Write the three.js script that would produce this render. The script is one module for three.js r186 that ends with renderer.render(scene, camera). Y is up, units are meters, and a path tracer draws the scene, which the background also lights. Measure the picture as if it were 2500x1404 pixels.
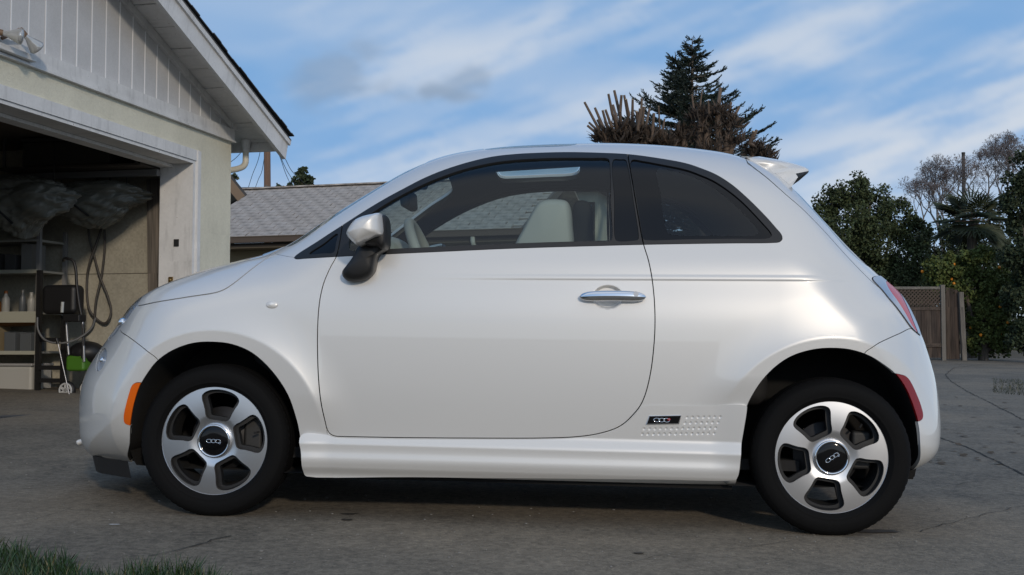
import * as THREE from 'three';
import { mergeGeometries } from 'three/addons/utils/BufferGeometryUtils.js';
import { RoundedBoxGeometry } from 'three/addons/geometries/RoundedBoxGeometry.js';

// ---------------------------------------------------------------- camera, sky, sun, exposure
const FPX = 2850, PCX = 1250, PCY = 702, PITCH = Math.atan(139 / FPX), CAMY = 0.7725;
const scene = new THREE.Scene();
const camera = new THREE.PerspectiveCamera(2 * Math.atan(702 / FPX) * 180 / Math.PI, 2500 / 1404, 0.05, 900);
camera.position.set(0, CAMY, 0);
camera.lookAt(0, CAMY + Math.sin(PITCH), -Math.cos(PITCH));
const renderer = new THREE.WebGLRenderer({ antialias: true });
renderer.setSize(1024, 575);
renderer.toneMapping = THREE.LinearToneMapping;
renderer.toneMappingExposure = 0.9;
renderer.shadowMap.enabled = true;
const SUN = new THREE.Vector3(.85, .92, 2.7).normalize();

// seeded random and value noise
let seed = 1234567;
const rnd = () => { seed |= 0; seed = seed + 0x6D2B79F5 | 0; let t = Math.imul(seed ^ seed >>> 15, 1 | seed); t = t + Math.imul(t ^ t >>> 7, 61 | t) ^ t; return ((t ^ t >>> 14) >>> 0) / 4294967296; };
const rr = (a, b) => a + (b - a) * rnd();
const h2 = (x, y) => { let n = Math.imul(x, 374761393) + Math.imul(y, 668265263) | 0; n = Math.imul(n ^ n >>> 13, 1274126177); return ((n ^ n >>> 16) >>> 0) / 4294967296; };
function vn(x, y, per = 0) {
  const xi = Math.floor(x), yi = Math.floor(y), a = x - xi, b = y - yi, u = a * a * (3 - 2 * a), v = b * b * (3 - 2 * b);
  const m = per ? (q => ((q % per) + per) % per) : (q => q);
  const A = h2(m(xi), m(yi)), B = h2(m(xi + 1), m(yi)), C = h2(m(xi), m(yi + 1)), D = h2(m(xi + 1), m(yi + 1));
  return A + (B - A) * u + (C - A) * v + (A - B - C + D) * u * v;
}
function fbm(x, y, o = 4, per = 0) { let s = 0, a = .5, n = 0; for (let i = 0; i < o; i++) { s += a * vn(x, y, per); n += a; x = x * 2 + (per ? 0 : 17.3); y = y * 2 + (per ? 0 : 9.1); per *= 2; a *= .5; } return s / n; }
const ss = (a, b, x) => { const t = Math.min(1, Math.max(0, (x - a) / (b - a))); return t * t * (3 - 2 * t); };
const mix = (a, b, t) => a + (b - a) * t;

// computed sky: blue air, thin streaks of high cloud, one dusky scud, a milky veil round the sun
{
  const W = 2048, H = 1024, data = new Float32Array(W * H * 4);
  const puffs = [ // centre azimuth and elevation in picture units (2850 to the radian), half sizes, tilt, strength, white or dusky
    [1010, 330, 330, 110, .10, .75, 1], [1330, 760, 520, 62, .30, .75, 1], [1000, 690, 230, 130, .3, .40, 1],
    [1720, 640, 560, 60, .33, .55, 1], [2060, 745, 480, 48, .30, .62, 1], [1500, 540, 260, 40, -.35, .32, 1],
    [2420, 530, 330, 95, .28, 1.3, 1], [2300, 430, 360, 90, .10, 1.2, 1], [2560, 700, 190, 70, .4, .8, 1], [1950, 470, 240, 40, .2, .4, 1],
    [1850, 800, 300, 30, .22, .42, 1], [720, 780, 160, 60, .4, .25, 1], [1080, 440, 330, 90, .2, .6, 1], [1950, 560, 420, 50, .25, .5, 1], [2150, 350, 260, 60, .05, .6, 1],
    [820, 650, 120, 80, .7, .8, 0], [980, 612, 200, 30, -.04, 1.1, 0], [1140, 640, 90, 34, .3, .8, 0]];
  for (let j = 0; j < H; j++) for (let i = 0; i < W; i++) {
    const th = ((i + .5) / W - .5) * 2 * Math.PI, el = ((j + .5) / H - .5) * Math.PI;
    const dy = Math.sin(el), dx = Math.cos(el) * Math.cos(th), dz = Math.cos(el) * Math.sin(th);
    if (dy < -.08) { const o = (j * W + i) * 4; data[o] = .10; data[o + 1] = .10; data[o + 2] = .09; data[o + 3] = 1; continue; }
    const e = Math.max(dy, 0);
    const t1 = ss(0, .17, e), t2 = ss(.14, .75, e);
    let c = [mix(.68, .215, t1), mix(.82, .44, t1), mix(.95, .78, t1)];
    c = [mix(c[0], .13, t2), mix(c[1], .29, t2), mix(c[2], .58, t2)];
    // high cloud on a flat layer
    const k = 1 / (e + .10), qx = dx * k, qz = dz * k;
    const a = .42, ux = qx * Math.cos(a) - qz * Math.sin(a), uz = qx * Math.sin(a) + qz * Math.cos(a);
    const front = dz < -.6, wob = fbm(ux * .7 + 3, uz * .7 + 5, 2) * 1.6;
    let n = fbm(ux * .55 + wob + 11, uz * 1.7 + wob * .6 + 7, front ? 5 : 3);
    let m = .02 + ss(.40, .74, n) * .68;
    const az = Math.atan2(dx, -dz), px = 1250 + az * 2850, py = el * 2850;
    let dusk = 0;
    if (Math.abs(az) < .75 && el > 0 && el < .5) {
      const edge = ss(.75, .55, Math.abs(az)) * ss(.5, .38, el);
      const w1 = (fbm(px * .006 + 40, py * .012, 4) - .5) * 130, w2 = (fbm(px * .007, py * .012 + 80, 4) - .5) * 90;
      const fib = .5 * fbm((px + py * 1.2) * .0028, (py - px * .28) * .017, 4) + .5 * fbm((px + py * .9) * .0055 + 7, (py - px * .33) * .042 + 5, 4), fl = fbm(px * .012 + 9, py * .021 + 3, 5);
      m *= mix(1, .40, edge);
      let s = 0;
      for (const [bx, by, hx, hy, tl, st, wh] of puffs) {
        const X = px - bx + w1 * (wh ? 1 : .6), Y = py - by + w2 * (wh ? 1 : .5), cx = X * Math.cos(tl) + Y * Math.sin(tl), cy = -X * Math.sin(tl) + Y * Math.cos(tl);
        const g = Math.exp(-(cx * cx / (hx * hx) + cy * cy / (hy * hy)));
        if (wh) s += st * g * (.22 + 1.55 * ss(.34, .66, fib)); else dusk = Math.max(dusk, st * .62 * ss(.12, .95, g * (.4 + 1.0 * ss(.28, .75, fl))));
      }
      m = 1 - (1 - m) * Math.exp(-s * edge * .66);
    }
    const wht = [.74, .79, .86];
    for (let q = 0; q < 3; q++) c[q] = mix(c[q], wht[q], Math.min(m, .96));
    const dk = [.28, .37, .50];
    for (let q = 0; q < 3; q++) c[q] = mix(c[q], dk[q], dusk);
    const ang = Math.acos(Math.min(1, dx * SUN.x + dy * SUN.y + dz * SUN.z)) * 180 / Math.PI;
    const veil = .5 * Math.exp(-Math.pow(ang / 14, 2)) + .36 * Math.exp(-Math.pow(ang / 46, 2));
    c[0] += veil; c[1] += veil * .955; c[2] += veil * .86;
    if (dy < 0) { const g = ss(0, -.06, dy); c = [mix(c[0], .10, g), mix(c[1], .10, g), mix(c[2], .09, g)]; }
    const o = (j * W + i) * 4; data[o] = c[0]; data[o + 1] = c[1]; data[o + 2] = c[2]; data[o + 3] = 1;
  }
  const tex = new THREE.DataTexture(data, W, H, THREE.RGBAFormat, THREE.FloatType);
  tex.mapping = THREE.EquirectangularReflectionMapping; tex.magFilter = THREE.LinearFilter; tex.minFilter = THREE.LinearFilter; tex.wrapS = THREE.RepeatWrapping; tex.needsUpdate = true;
  scene.background = tex; scene.environment = tex;
}
const sun = new THREE.DirectionalLight(0xffeed8, 1.55);
sun.position.copy(SUN).multiplyScalar(40).add(new THREE.Vector3(0, 0, -8)); sun.target.position.set(0, 0, -8);
sun.castShadow = true; sun.shadow.radius = 6; sun.shadow.mapSize.set(2048, 2048);
Object.assign(sun.shadow.camera, { left: -20, right: 20, top: 16, bottom: -16, near: 1, far: 120 });
scene.add(sun, sun.target);

// ---------------------------------------------------------------- helpers
const V = (x, y, z) => new THREE.Vector3(x, y, z);
const GY = (x, z) => { const d = Math.min(-z, 40); return -.019 * Math.max(-14, Math.min(x, 14)) + .0228 * Math.max(d, -6); };   // the sloping yard
const rayDir = (px, py) => { const a = (px - PCX) / FPX, b = -(py - PCY) / FPX, s = Math.sin(PITCH), c = Math.cos(PITCH); return V(a, s + b * c, -(c - b * s)); };
const at = (px, py, depth) => { const d = rayDir(px, py); return d.multiplyScalar(depth / -d.z).add(V(0, CAMY, 0)); };
const onGround = (px, py) => { const d = rayDir(px, py); const t = CAMY / (-.019 * d.x - .0228 * d.z - d.y); return V(d.x * t, CAMY + d.y * t, d.z * t); };
const names = {};
const numbered = n => { const k = names[n] = (names[n] ?? -1) + 1; return k ? n + '_' + String(k).padStart(3, '0') : n; };
function tag(o, label, category, group, kind) { o.userData.label = label; if (category) o.userData.category = category; if (group) o.userData.group = group; if (kind) o.userData.kind = kind; return o; }
function thing(name, label, category, pos = V(0, 0, 0), turn = 0, group) { const g = new THREE.Group(); g.name = numbered(name); g.position.copy(pos); g.rotation.y = turn; scene.add(g); return tag(g, label, category, group); }
function part(name, geo, mat, parent) { const m = new THREE.Mesh(Array.isArray(geo) ? mg(geo) : geo, mat); m.name = parent === scene ? numbered(name) : name; parent.add(m); return m; }
function mg(list) {
  const l = list.map(g => { g = g.index ? g.toNonIndexed() : g.clone(); for (const k of Object.keys(g.attributes)) if (!['position', 'normal', 'uv'].includes(k)) g.deleteAttribute(k); if (!g.attributes.uv) g.setAttribute('uv', new THREE.BufferAttribute(new Float32Array(g.attributes.position.count * 2), 2)); return g; });
  return l.length === 1 ? l[0] : mergeGeometries(l);
}
const T = (g, x = 0, y = 0, z = 0, rx = 0, ry = 0, rz = 0) => { g.applyMatrix4(new THREE.Matrix4().compose(V(x, y, z), new THREE.Quaternion().setFromEuler(new THREE.Euler(rx, ry, rz)), V(1, 1, 1))); return g; };
function metres(g) { // uv in metres from position and main normal axis
  const p = g.attributes.position, n = g.attributes.normal, uv = new Float32Array(p.count * 2);
  for (let i = 0; i < p.count; i++) {
    const ax = Math.abs(n.getX(i)), ay = Math.abs(n.getY(i)), az = Math.abs(n.getZ(i));
    if (ay >= ax && ay >= az) { uv[2 * i] = p.getX(i); uv[2 * i + 1] = p.getZ(i); } else if (ax >= az) { uv[2 * i] = p.getZ(i); uv[2 * i + 1] = p.getY(i); } else { uv[2 * i] = p.getX(i); uv[2 * i + 1] = p.getY(i); }
  }
  g.setAttribute('uv', new THREE.BufferAttribute(uv, 2)); return g;
}
const bx = (x0, x1, y0, y1, z0, z1) => metres(T(new THREE.BoxGeometry(x1 - x0, y1 - y0, z1 - z0), (x0 + x1) / 2, (y0 + y1) / 2, (z0 + z1) / 2));
const rbx = (x0, x1, y0, y1, z0, z1, r = .01, s = 2) => T(new RoundedBoxGeometry(x1 - x0, y1 - y0, z1 - z0, s, r), (x0 + x1) / 2, (y0 + y1) / 2, (z0 + z1) / 2);
const tube = (pts, r, seg = 40, rad = 7, closed = false) => new THREE.TubeGeometry(new THREE.CatmullRomCurve3(pts.map(p => p.isVector3 ? p : V(...p)), closed, 'centripetal'), seg, r, rad, closed);
function bar(a, b, r0, r1 = r0, n = 6) { const d = b.clone().sub(a), g = new THREE.CylinderGeometry(r1, r0, d.length(), n); g.applyQuaternion(new THREE.Quaternion().setFromUnitVectors(V(0, 1, 0), d.clone().normalize())); return T(g, (a.x + b.x) / 2, (a.y + b.y) / 2, (a.z + b.z) / 2); }
const lathe = (pts, n = 40) => new THREE.LatheGeometry(pts.map(p => new THREE.Vector2(p[0], p[1])), n);
const rgb = c => new THREE.Color().setRGB(c[0], c[1], c[2]);
const mat = (c, rough = .8, o = {}) => { const { phys, ...r } = o; const M = (phys || r.clearcoat || r.transmission || r.anisotropy) ? THREE.MeshPhysicalMaterial : THREE.MeshStandardMaterial; return new M({ color: rgb(c), roughness: rough, side: THREE.DoubleSide, ...r }); };
// colour texture computed from a function of (u, v) in 0..1 returning linear rgb
const toS = v => { v = Math.min(1, Math.max(0, v)); return Math.round(255 * (v <= .0031308 ? v * 12.92 : 1.055 * Math.pow(v, 1 / 2.4) - .055)); };
function colourTex(n, m, size, fn) {
  const d = new Uint8Array(n * m * 4);
  for (let j = 0; j < m; j++) for (let i = 0; i < n; i++) { const c = fn(i / n, j / m), o = 4 * (j * n + i); d[o] = toS(c[0]); d[o + 1] = toS(c[1]); d[o + 2] = toS(c[2]); d[o + 3] = 255; }
  const t = new THREE.DataTexture(d, n, m); t.colorSpace = THREE.SRGBColorSpace; t.wrapS = t.wrapT = THREE.RepeatWrapping; t.magFilter = THREE.LinearFilter; t.minFilter = THREE.LinearMipmapLinearFilter; t.generateMipmaps = true; t.repeat.set(1 / size[0], 1 / size[1]); t.needsUpdate = true; return t;
}
function greyTex(n, size, fn) { const d = new Uint8Array(n * n * 4); for (let j = 0; j < n; j++) for (let i = 0; i < n; i++) { const v = Math.max(0, Math.min(255, Math.round(255 * fn(i / n, j / n)))), o = 4 * (j * n + i); d[o] = d[o + 1] = d[o + 2] = v; d[o + 3] = 255; } const t = new THREE.DataTexture(d, n, n); t.wrapS = t.wrapT = THREE.RepeatWrapping; t.magFilter = THREE.LinearFilter; t.repeat.set(1 / size, 1 / size); t.needsUpdate = true; return t; }
const speck = (base, amp, coarse, fine) => (u, v) => { const n = fbm(u * coarse, v * coarse, 4, coarse) - .5, f = h2(Math.floor(u * fine), Math.floor(v * fine)) - .5; const k = 1 + amp * (n * 2 + f * .8); return [base[0] * k, base[1] * k, base[2] * k]; };
const woodTex = (base, amp, n = 512) => colourTex(n, n, [.6, 1.2], (u, v) => { const g = fbm(u * 64, v * 4, 3, 0) - .5, s = fbm(u * 9 + 3, v * 3, 3, 0) - .5; const k = 1 + amp * (g * 1.6 + s); return [base[0] * k, base[1] * k * (1 - s * .06), base[2] * k * (1 - s * .12)]; });

// ---------------------------------------------------------------- ground
const struct = (name, geo, m) => { const o = part(name, geo, m, scene); o.userData.kind = 'structure'; return o; };
function sheet(x0, x1, z0, z1, nx, nz, lift, extra = () => 0) { const P = [], I = [], uv = []; for (let j = 0; j <= nz; j++) for (let i = 0; i <= nx; i++) { const x = x0 + (x1 - x0) * i / nx, z = z0 + (z1 - z0) * j / nz; P.push(x, GY(x, z) + lift + extra(x, z), z); uv.push(x, z); if (i && j) { const a = j * (nx + 1) + i; I.push(a - nx - 2, a - 1, a, a - nx - 2, a, a - nx - 1); } } const g = new THREE.BufferGeometry(); g.setAttribute('position', new THREE.Float32BufferAttribute(P, 3)); g.setAttribute('uv', new THREE.Float32BufferAttribute(uv, 2)); g.setIndex(I); g.computeVertexNormals(); return g; }
// old concrete: sand-coloured matrix, dark and pale grains, large blotches and oil-grey stains
const concN = (u, v) => { const a = fbm(u * 6, v * 6, 5, 6) - .5, b = fbm(u * 40 + 5, v * 40, 3, 40) - .5, c = fbm(u * 300, v * 300, 2, 300) - .5, g = h2(Math.floor(u * 2048), Math.floor(v * 2048)); return [a, b, c, g]; };
const concTex = colourTex(1536, 1536, [5.5, 5.5], (u, v) => { const [a, b, c, g] = concN(u, v); let k = 1 + a * .75 + b * .40 + c * .7 + (g - .5) * .45; if (g > .993) k *= 1.7; if (g < .012) k *= .45; const st = ss(.16, .34, a + b * .4); k *= 1 - st * .22; return [.158 * k * (1 + a * .10), .134 * k, .100 * k * (1 - a * .12)]; });
const concBump = greyTex(1024, 1.6, (u, v) => .5 * fbm(u * 200, v * 200, 2, 200) + .3 * h2(Math.floor(u * 1024), Math.floor(v * 1024)) + .2 * fbm(u * 40, v * 40, 2, 40));
const conc = mat([1, 1, 1], .93, { map: concTex, bumpMap: concBump, bumpScale: .003 });
struct('ground', sheet(-300, 300, -420, 60, 60, 60, -.03), mat([.09, .075, .05], 1));
const drive = struct('driveway', sheet(-16, 24, -40, 8, 80, 96, 0), conc);
// cracks and joints: dark dirt lying in them
const dirt = mat([.022, .020, .017], 1);
function crack(px, w, jag) { const pts = []; for (let i = 0; i < px.length - 1; i++) { const a = onGround(...px[i]), b = onGround(...px[i + 1]), n = Math.max(2, Math.ceil(a.distanceTo(b) / .06)); for (let k = 0; k < n; k++) { const p = a.clone().lerp(b, k / n); p.x += rr(-jag, jag); p.z += rr(-jag, jag); pts.push(p); } } const P = [], I = []; pts.forEach((p, i) => { const q = pts[Math.min(i + 1, pts.length - 1)], o = pts[Math.max(i - 1, 0)], d = q.clone().sub(o).normalize(), s = V(-d.z, 0, d.x), ww = w * rr(.35, 1.2); for (const e of [-1, 1]) { const x = p.x + s.x * ww * e, z = p.z + s.z * ww * e; P.push(x, GY(x, z) + .0035, z); } if (i) I.push(2 * i - 2, 2 * i - 1, 2 * i, 2 * i, 2 * i - 1, 2 * i + 1); }); const g = new THREE.BufferGeometry(); g.setAttribute('position', new THREE.Float32BufferAttribute(P, 3)); g.setIndex(I); g.computeVertexNormals(); part('crack', g, dirt, drive); }
crack([[360, 1360], [440, 1345], [520, 1320], [580, 1305]], .004, .008);
crack([[2290, 1068], [2360, 1092], [2430, 1125], [2500, 1160], [2600, 1205]], .007, .006);
crack([[2240, 1300], [2380, 1262], [2520, 1232]], .0022, .012);
crack([[2500, 1026], [2420, 985], [2360, 955], [2320, 930], [2308, 915], [2330, 898], [2400, 890]], .007, .012);
crack([[1500, 1385], [1650, 1350], [1800, 1342], [1960, 1318]], .0014, .01);
crack([[60, 1275], [180, 1240], [300, 1238]], .0014, .012);
crack([[2300, 1190], [2420, 1170], [2500, 1188]], .002, .012);
// drips of old oil; the widest spot paints the shadow beside the rear tyre
for (const [px, py, rx, rz] of [[852, 1256, .035, .012], [848, 1270, .02, .016], [2130, 1298, .10, .035], [1560, 1352, .02, .012]]) { const o = onGround(px, py), sh = new THREE.Shape(); for (let i = 0; i < 26; i++) { const a = i / 26 * 6.2832, r = .6 + .8 * fbm(Math.cos(a) * 2 + px, Math.sin(a) * 2 + py, 3); const x = Math.cos(a) * rx * r, y = Math.sin(a) * rz * r; i ? sh.lineTo(x, y) : sh.moveTo(x, y); } const g = new THREE.ShapeGeometry(sh); g.rotateX(-Math.PI / 2 + .0228); part('oil_and_shadow_spot', T(g, o.x, GY(o.x, o.z) + .0035, o.z), mat([.045, .038, .030], .8), drive); }
// small stones, paint flecks, leaf crumbs on the slab
{ const gs = []; for (let i = 0; i < 420; i++) { const p = onGround(rr(-60, 2560), 900 + 520 * Math.pow(rnd(), .8)); const s = rr(.0015, .005); const g = new THREE.IcosahedronGeometry(s, 0); g.scale(rr(.8, 1.6), .6, rr(.8, 1.6)); T(g, p.x, GY(p.x, p.z) + s * .3, p.z, 0, rr(0, 6), 0); gs.push(g); }
  tag(part('grit', gs, mat([.20, .19, .17], .95), scene), 'fine loose grit scattered over the concrete', 'grit', null, 'stuff');
  const lf = []; for (let i = 0; i < 70; i++) { const p = onGround(rr(2260, 2560), rr(905, 1140)); const g = new THREE.CircleGeometry(rr(.012, .03), 5); g.rotateX(-Math.PI / 2 + rr(-.3, .3)); T(g, p.x, GY(p.x, p.z) + .008, p.z, 0, rr(0, 6), 0); lf.push(g); }
  tag(part('leaf_litter', lf, mat([.07, .05, .03], .9), scene), 'brown leaf crumbs on the driveway behind the car', 'leaves', null, 'stuff');
  const pf = part('paint_fleck', T(new THREE.CircleGeometry(.011, 6).scale(2, .7, 1), 0, 0, 0, -Math.PI / 2), mat([.7, .7, .68], .8), scene), q = onGround(279, 1282); pf.position.set(q.x, GY(q.x, q.z) + .003, q.z); tag(pf, 'tiny white fleck on the concrete ahead of the front wheel', 'fleck');
}
// ---------------------------------------------------------------- garage
const GA = Math.atan2(.976, .218), GO = V(-3.6, .25, -8.2);
const gDir = V(.2180, 0, -.9759), gOut = V(.9759, 0, .2180);
const toG = p => { const q = p.clone().sub(GO); return V(q.dot(gDir), q.y, q.dot(gOut)); };
const gHit = (px, py, axis, val) => { const o = toG(V(0, CAMY, 0)), d0 = rayDir(px, py), d = V(d0.dot(gDir), d0.y, d0.dot(gOut)), t = (val - o[axis]) / d[axis]; return o.addScaledVector(d, t); };
const garage = thing('garage', 'cream stucco garage with white gable siding and its wide door open', 'garage', GO, GA);
const peel = colourTex(512, 512, [1.3, 1.3], (u, v) => { const a = fbm(u * 8, v * 8, 4, 8) - .5, f = fbm(u * 60, v * 60, 3, 60), dr = ss(.55, .8, fbm(u * 40 + 3, v * 5, 3, 0)), k = 1 + a * .16 + (f - .5) * .12 - dr * .12; const w = ss(.90, .93, f + a * .3); return [mix(.64 * k, .30, w), mix(.636 * k, .27, w), mix(.625 * k, .24, w)]; });
const stuccoTex = colourTex(512, 512, [1.6, 1.6], (u, v) => { const a = fbm(u * 5, v * 5, 4, 5) - .5, f = fbm(u * 90, v * 90, 2, 90) - .5, s = fbm(u * 16, v * 3, 3, 0) - .5, k = 1 + a * .16 + f * .12 + s * .10; return [.64 * k, .61 * k, .49 * k]; });
const stuccoBump = greyTex(512, .5, (u, v) => fbm(u * 70, v * 70, 3, 70));
const GM = { bead: mat([.80, .80, .80], .6), siding: mat([1, 1, 1], .75, { map: colourTex(256, 256, [1.2, 1.2], speck([.54, .537, .535], .10, 6, 128)) }), white: mat([1, 1, 1], .7, { map: peel }), stucco: mat([1, 1, 1], .95, { map: stuccoTex, bumpMap: stuccoBump, bumpScale: .0025 }), shingle: mat([.055, .055, .058], .95), innerWall: mat([1, 1, 1], .9, { map: colourTex(256, 256, [2.2, 2.2], speck([.34, .32, .26], .25, 6, 128)) }), floor: mat([1, 1, 1], .8, { map: colourTex(256, 256, [3, 3], speck([.10, .10, .10], .5, 6, 128)) }), ceiling: mat([.10, .078, .058], .95), brass: mat([.30, .20, .08], .4, { metalness: .8 }), dark: mat([.012, .012, .013], .6), pvc: mat([.62, .60, .52], .5) };  // the bead white paints light caught along the siding grooves
const S0 = -2.85, S1 = 3.55, O0 = -2.10, O1 = 2.795, OT = 2.25, WT = 2.57, PL = .35, AP = (S0 + S1) / 2, RY = s => 2.74 - PL * (Math.abs(s - AP) - (S1 - AP)); // soffit height at s
{
  // front wall round the opening, other walls
  part('wall', [bx(O1, S1, -.3, WT, -.15, 0), bx(S0, O0, -.3, WT, -.15, 0), bx(O0, O1, OT, WT, -.15, 0)], GM.stucco, garage);
  part('wall', [bx(S1 - .14, S1 - .002, -.3, 2.7, -6.6, -.15), bx(S0 + .002, S0 + .14, -.3, 2.7, -6.6, -.15), bx(S0, S1, -.3, 2.7, -6.75, -6.6)], GM.stucco, garage);
  part('inner_wall', [bx(S1 - .42, S1 - .14, -.01, 2.48, -6.6, -.151), bx(S0 + .14, S0 + .30, -.01, 2.48, -6.6, -.151), bx(S0 + .3, S1 - .42, -.01, 2.48, -6.6, -6.5)], GM.innerWall, garage);
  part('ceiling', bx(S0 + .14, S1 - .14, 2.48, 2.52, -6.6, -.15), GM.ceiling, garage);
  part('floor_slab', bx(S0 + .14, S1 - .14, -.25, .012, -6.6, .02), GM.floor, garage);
  // white lining of the opening: jamb, stop moulding, casing, head
  part('jamb', [bx(O1 - .045, O1 - .002, 0, OT, -.33, .012), bx(O1 - .002, O1 + .085, 0, OT + .10, .002, .024), bx(O1 + .005, O1 + .025, 0, OT + .10, .024, .034)], GM.white, garage);
  part('jamb', [bx(O0 + .002, O0 + .045, 0, OT, -.33, .012), bx(O0 - .085, O0 + .002, 0, OT + .10, .002, .024)], GM.white, garage);
  part('door_head', [bx(O0, O1 - .002, OT, OT + .10, .002, .024), bx(O0, O1 - .045, OT - .03, OT - .002, -.20, .012), bx(O0, O1 - .045, OT - .06, OT - .032, -.33, -.20)], GM.white, garage);
  part('door_track', [bx(O1 - .16, O1 - .10, 2.10, 2.16, -2.8, -.3)], mat([.25, .25, .25], .5, { metalness: .7 }), garage);
  const sw = gHit(431, 593, 'x', O1 - .046), sb = part('switch_box', rbx(-.012, .0, -.034, .034, -.026, .026, .004), GM.dark, garage); sb.position.set(O1 - .0455, sw.y, sw.z);
  const lt = gHit(418, 684, 'x', O1 - .046), la = part('latch', [bx(-.02, 0, -.03, .03, -.02, .02), T(new THREE.SphereGeometry(.014, 10, 8), -.02, 0, 0)], GM.brass, garage); la.position.set(O1 - .0455, lt.y, lt.z);
  part('apron', [bx(O0 - .3, O1 + .25, -.3, -.012, .021, .34)], mat([1, 1, 1], .95, { map: colourTex(256, 256, [1.4, 1.4], speck([.30, .27, .22], .5, 8, 128)) }), garage);
  part('wall_seam', bx(S1 - .4235, S1 - .42, 1.215, 1.222, -2.6, -.5), mat([.10, .09, .07], .9), garage);
  // trim board under the gable, small drip cap
  part('band_board', [bx(S0 - .02, S1 + .02, WT, WT + .115, -.03, .028), bx(S0 - .03, S1 + .03, WT - .018, WT, -.03, .040)], GM.white, garage);
  // siding boards, one by one; pale strips between them paint light on groove edges
  part('siding_backing', (() => { const sh = new THREE.Shape([[S0 + .02, WT + .115], [S1 - .02, WT + .115], [S1 - .02, RY(S1)], [AP, RY(AP)], [S0 + .02, RY(S0)]].map(p => new THREE.Vector2(...p))); return T(new THREE.ExtrudeGeometry(sh, { depth: .02, bevelEnabled: false }), 0, 0, -.05); })(), mat([.74, .74, .75], .8), garage);  // backing kept paler than the boards to paint in lit grooves
  const bw = .2032; let n = 0;
  for (let s = S1 - .03; s > S0 + .1; s -= bw, n++) {
    const a = Math.max(S0 + .02, s - bw + .013), b = s, y0 = WT + .116;
    const sh = new THREE.Shape(); sh.moveTo(a, y0); sh.lineTo(b, y0); sh.lineTo(b, RY(b) - .01); if (a < AP && b > AP) sh.lineTo(AP, RY(AP) - .01); sh.lineTo(a, RY(a) - .01); if (RY(b) - .01 < y0 + .01) continue;
    const g = metres(new THREE.ExtrudeGeometry(sh, { depth: .016, bevelEnabled: true, bevelSize: .0025, bevelThickness: .0025, bevelSegments: 1 })); T(g, 0, 0, -.03 + rr(-.0015, .0015)); part('siding_board', g, GM.siding, garage); if (RY(a) > y0 + .06) part('groove_light_strip', T(bx(-.006, .006, y0, RY(a - .0065) - .012, -.012, -.0085), a - .0065, 0, 0), GM.bead, garage);
  }
  // roof: two slopes with a front overhang, soffit boards, rake boards, shingles
  const EO = .44, OH = .41, ang = Math.atan(PL);
  for (const sd of [1, -1]) {
    const L = (S1 - AP + EO) / Math.cos(ang), g = new THREE.Group(); g.name = 'roof_slope'; garage.add(g); g.position.set(AP, RY(AP), 0); if (sd < 0) g.rotation.y = Math.PI; g.rotation.z = sd < 0 ? 0 : 0;
    const k = new THREE.Group(); const slope = (geo) => { geo.rotateZ(-ang); return geo; };
    const zf = sd > 0 ? OH : 6.9, zb = sd > 0 ? -6.9 : -OH;
    part('roof_deck', slope(bx(0, L, .022, .06, zb + .02, zf - .02)), GM.white, g);
    part('shingle_layer', slope(bx(-.01, L + .03, .062, .075, zb - .02, zf + .025)), GM.shingle, g);
    if (sd > 0) {
      // soffit boards run out from the wall to the rake board
      for (let q = .05, i = 0; q < L - .12; q += .335, i++) part('soffit_board', slope(bx(q, Math.min(L - .06, q + .322), .004 + (i % 2) * .004, .021, -.02, OH - .04)), GM.white, g);
      part('soffit_trim', slope(bx(0, L - EO / Math.cos(ang) - .02, -.062, .004, -.012, .022)), GM.white, g);
      const rk = part('rake_board', slope(bx(-.02, L + .02, -.155, .055, OH - .04, OH)), GM.white, g);
      part('rake_trim', slope(bx(-.02, L + .035, .012, .062, OH, OH + .022)), GM.white, g);
      // ragged row of shingle ends along the rake
      for (let q = 0; q < L; q += .142) part('shingle', slope(T(bx(q, Math.min(L + .04, q + .155), .074, .084, OH - .25, OH + .03 + rr(0, .018)), 0, 0, 0, 0, 0, .012)), GM.shingle, g);
      part('eave_board', slope(bx(L - .05, L - .022, -.085, .055, -6.8, OH - .04)), GM.white, g);
      for (let i = 0; i < 8; i++) part('rafter_tail', slope(bx(L - .62, L - .052, -.085, .002, -.62 - i * .8, -.57 - i * .8)), GM.white, g);
    }
  }
  part('gable_return', [bx(S1 - .02, S1 + .10, WT + .115, WT + .19, -.03, .03)], GM.white, garage);
  // rain pipe under the eave, bending back to the wall
  const dp = [[600, 356], [600, 385], [599, 398], [594, 406], [584, 411], [566, 415], [545, 418]].map(a => gHit(a[0], a[1], 'x', S1 + .33));
  part('rain_pipe', tube(dp, .032, 50, 12), GM.pvc, garage);
  part('pipe_outlet', [bar(V(dp[0].x, dp[0].y + .06, dp[0].z), V(dp[0].x, dp[0].y - .06, dp[0].z), .05, .038, 12)], GM.white, garage);
}
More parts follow.
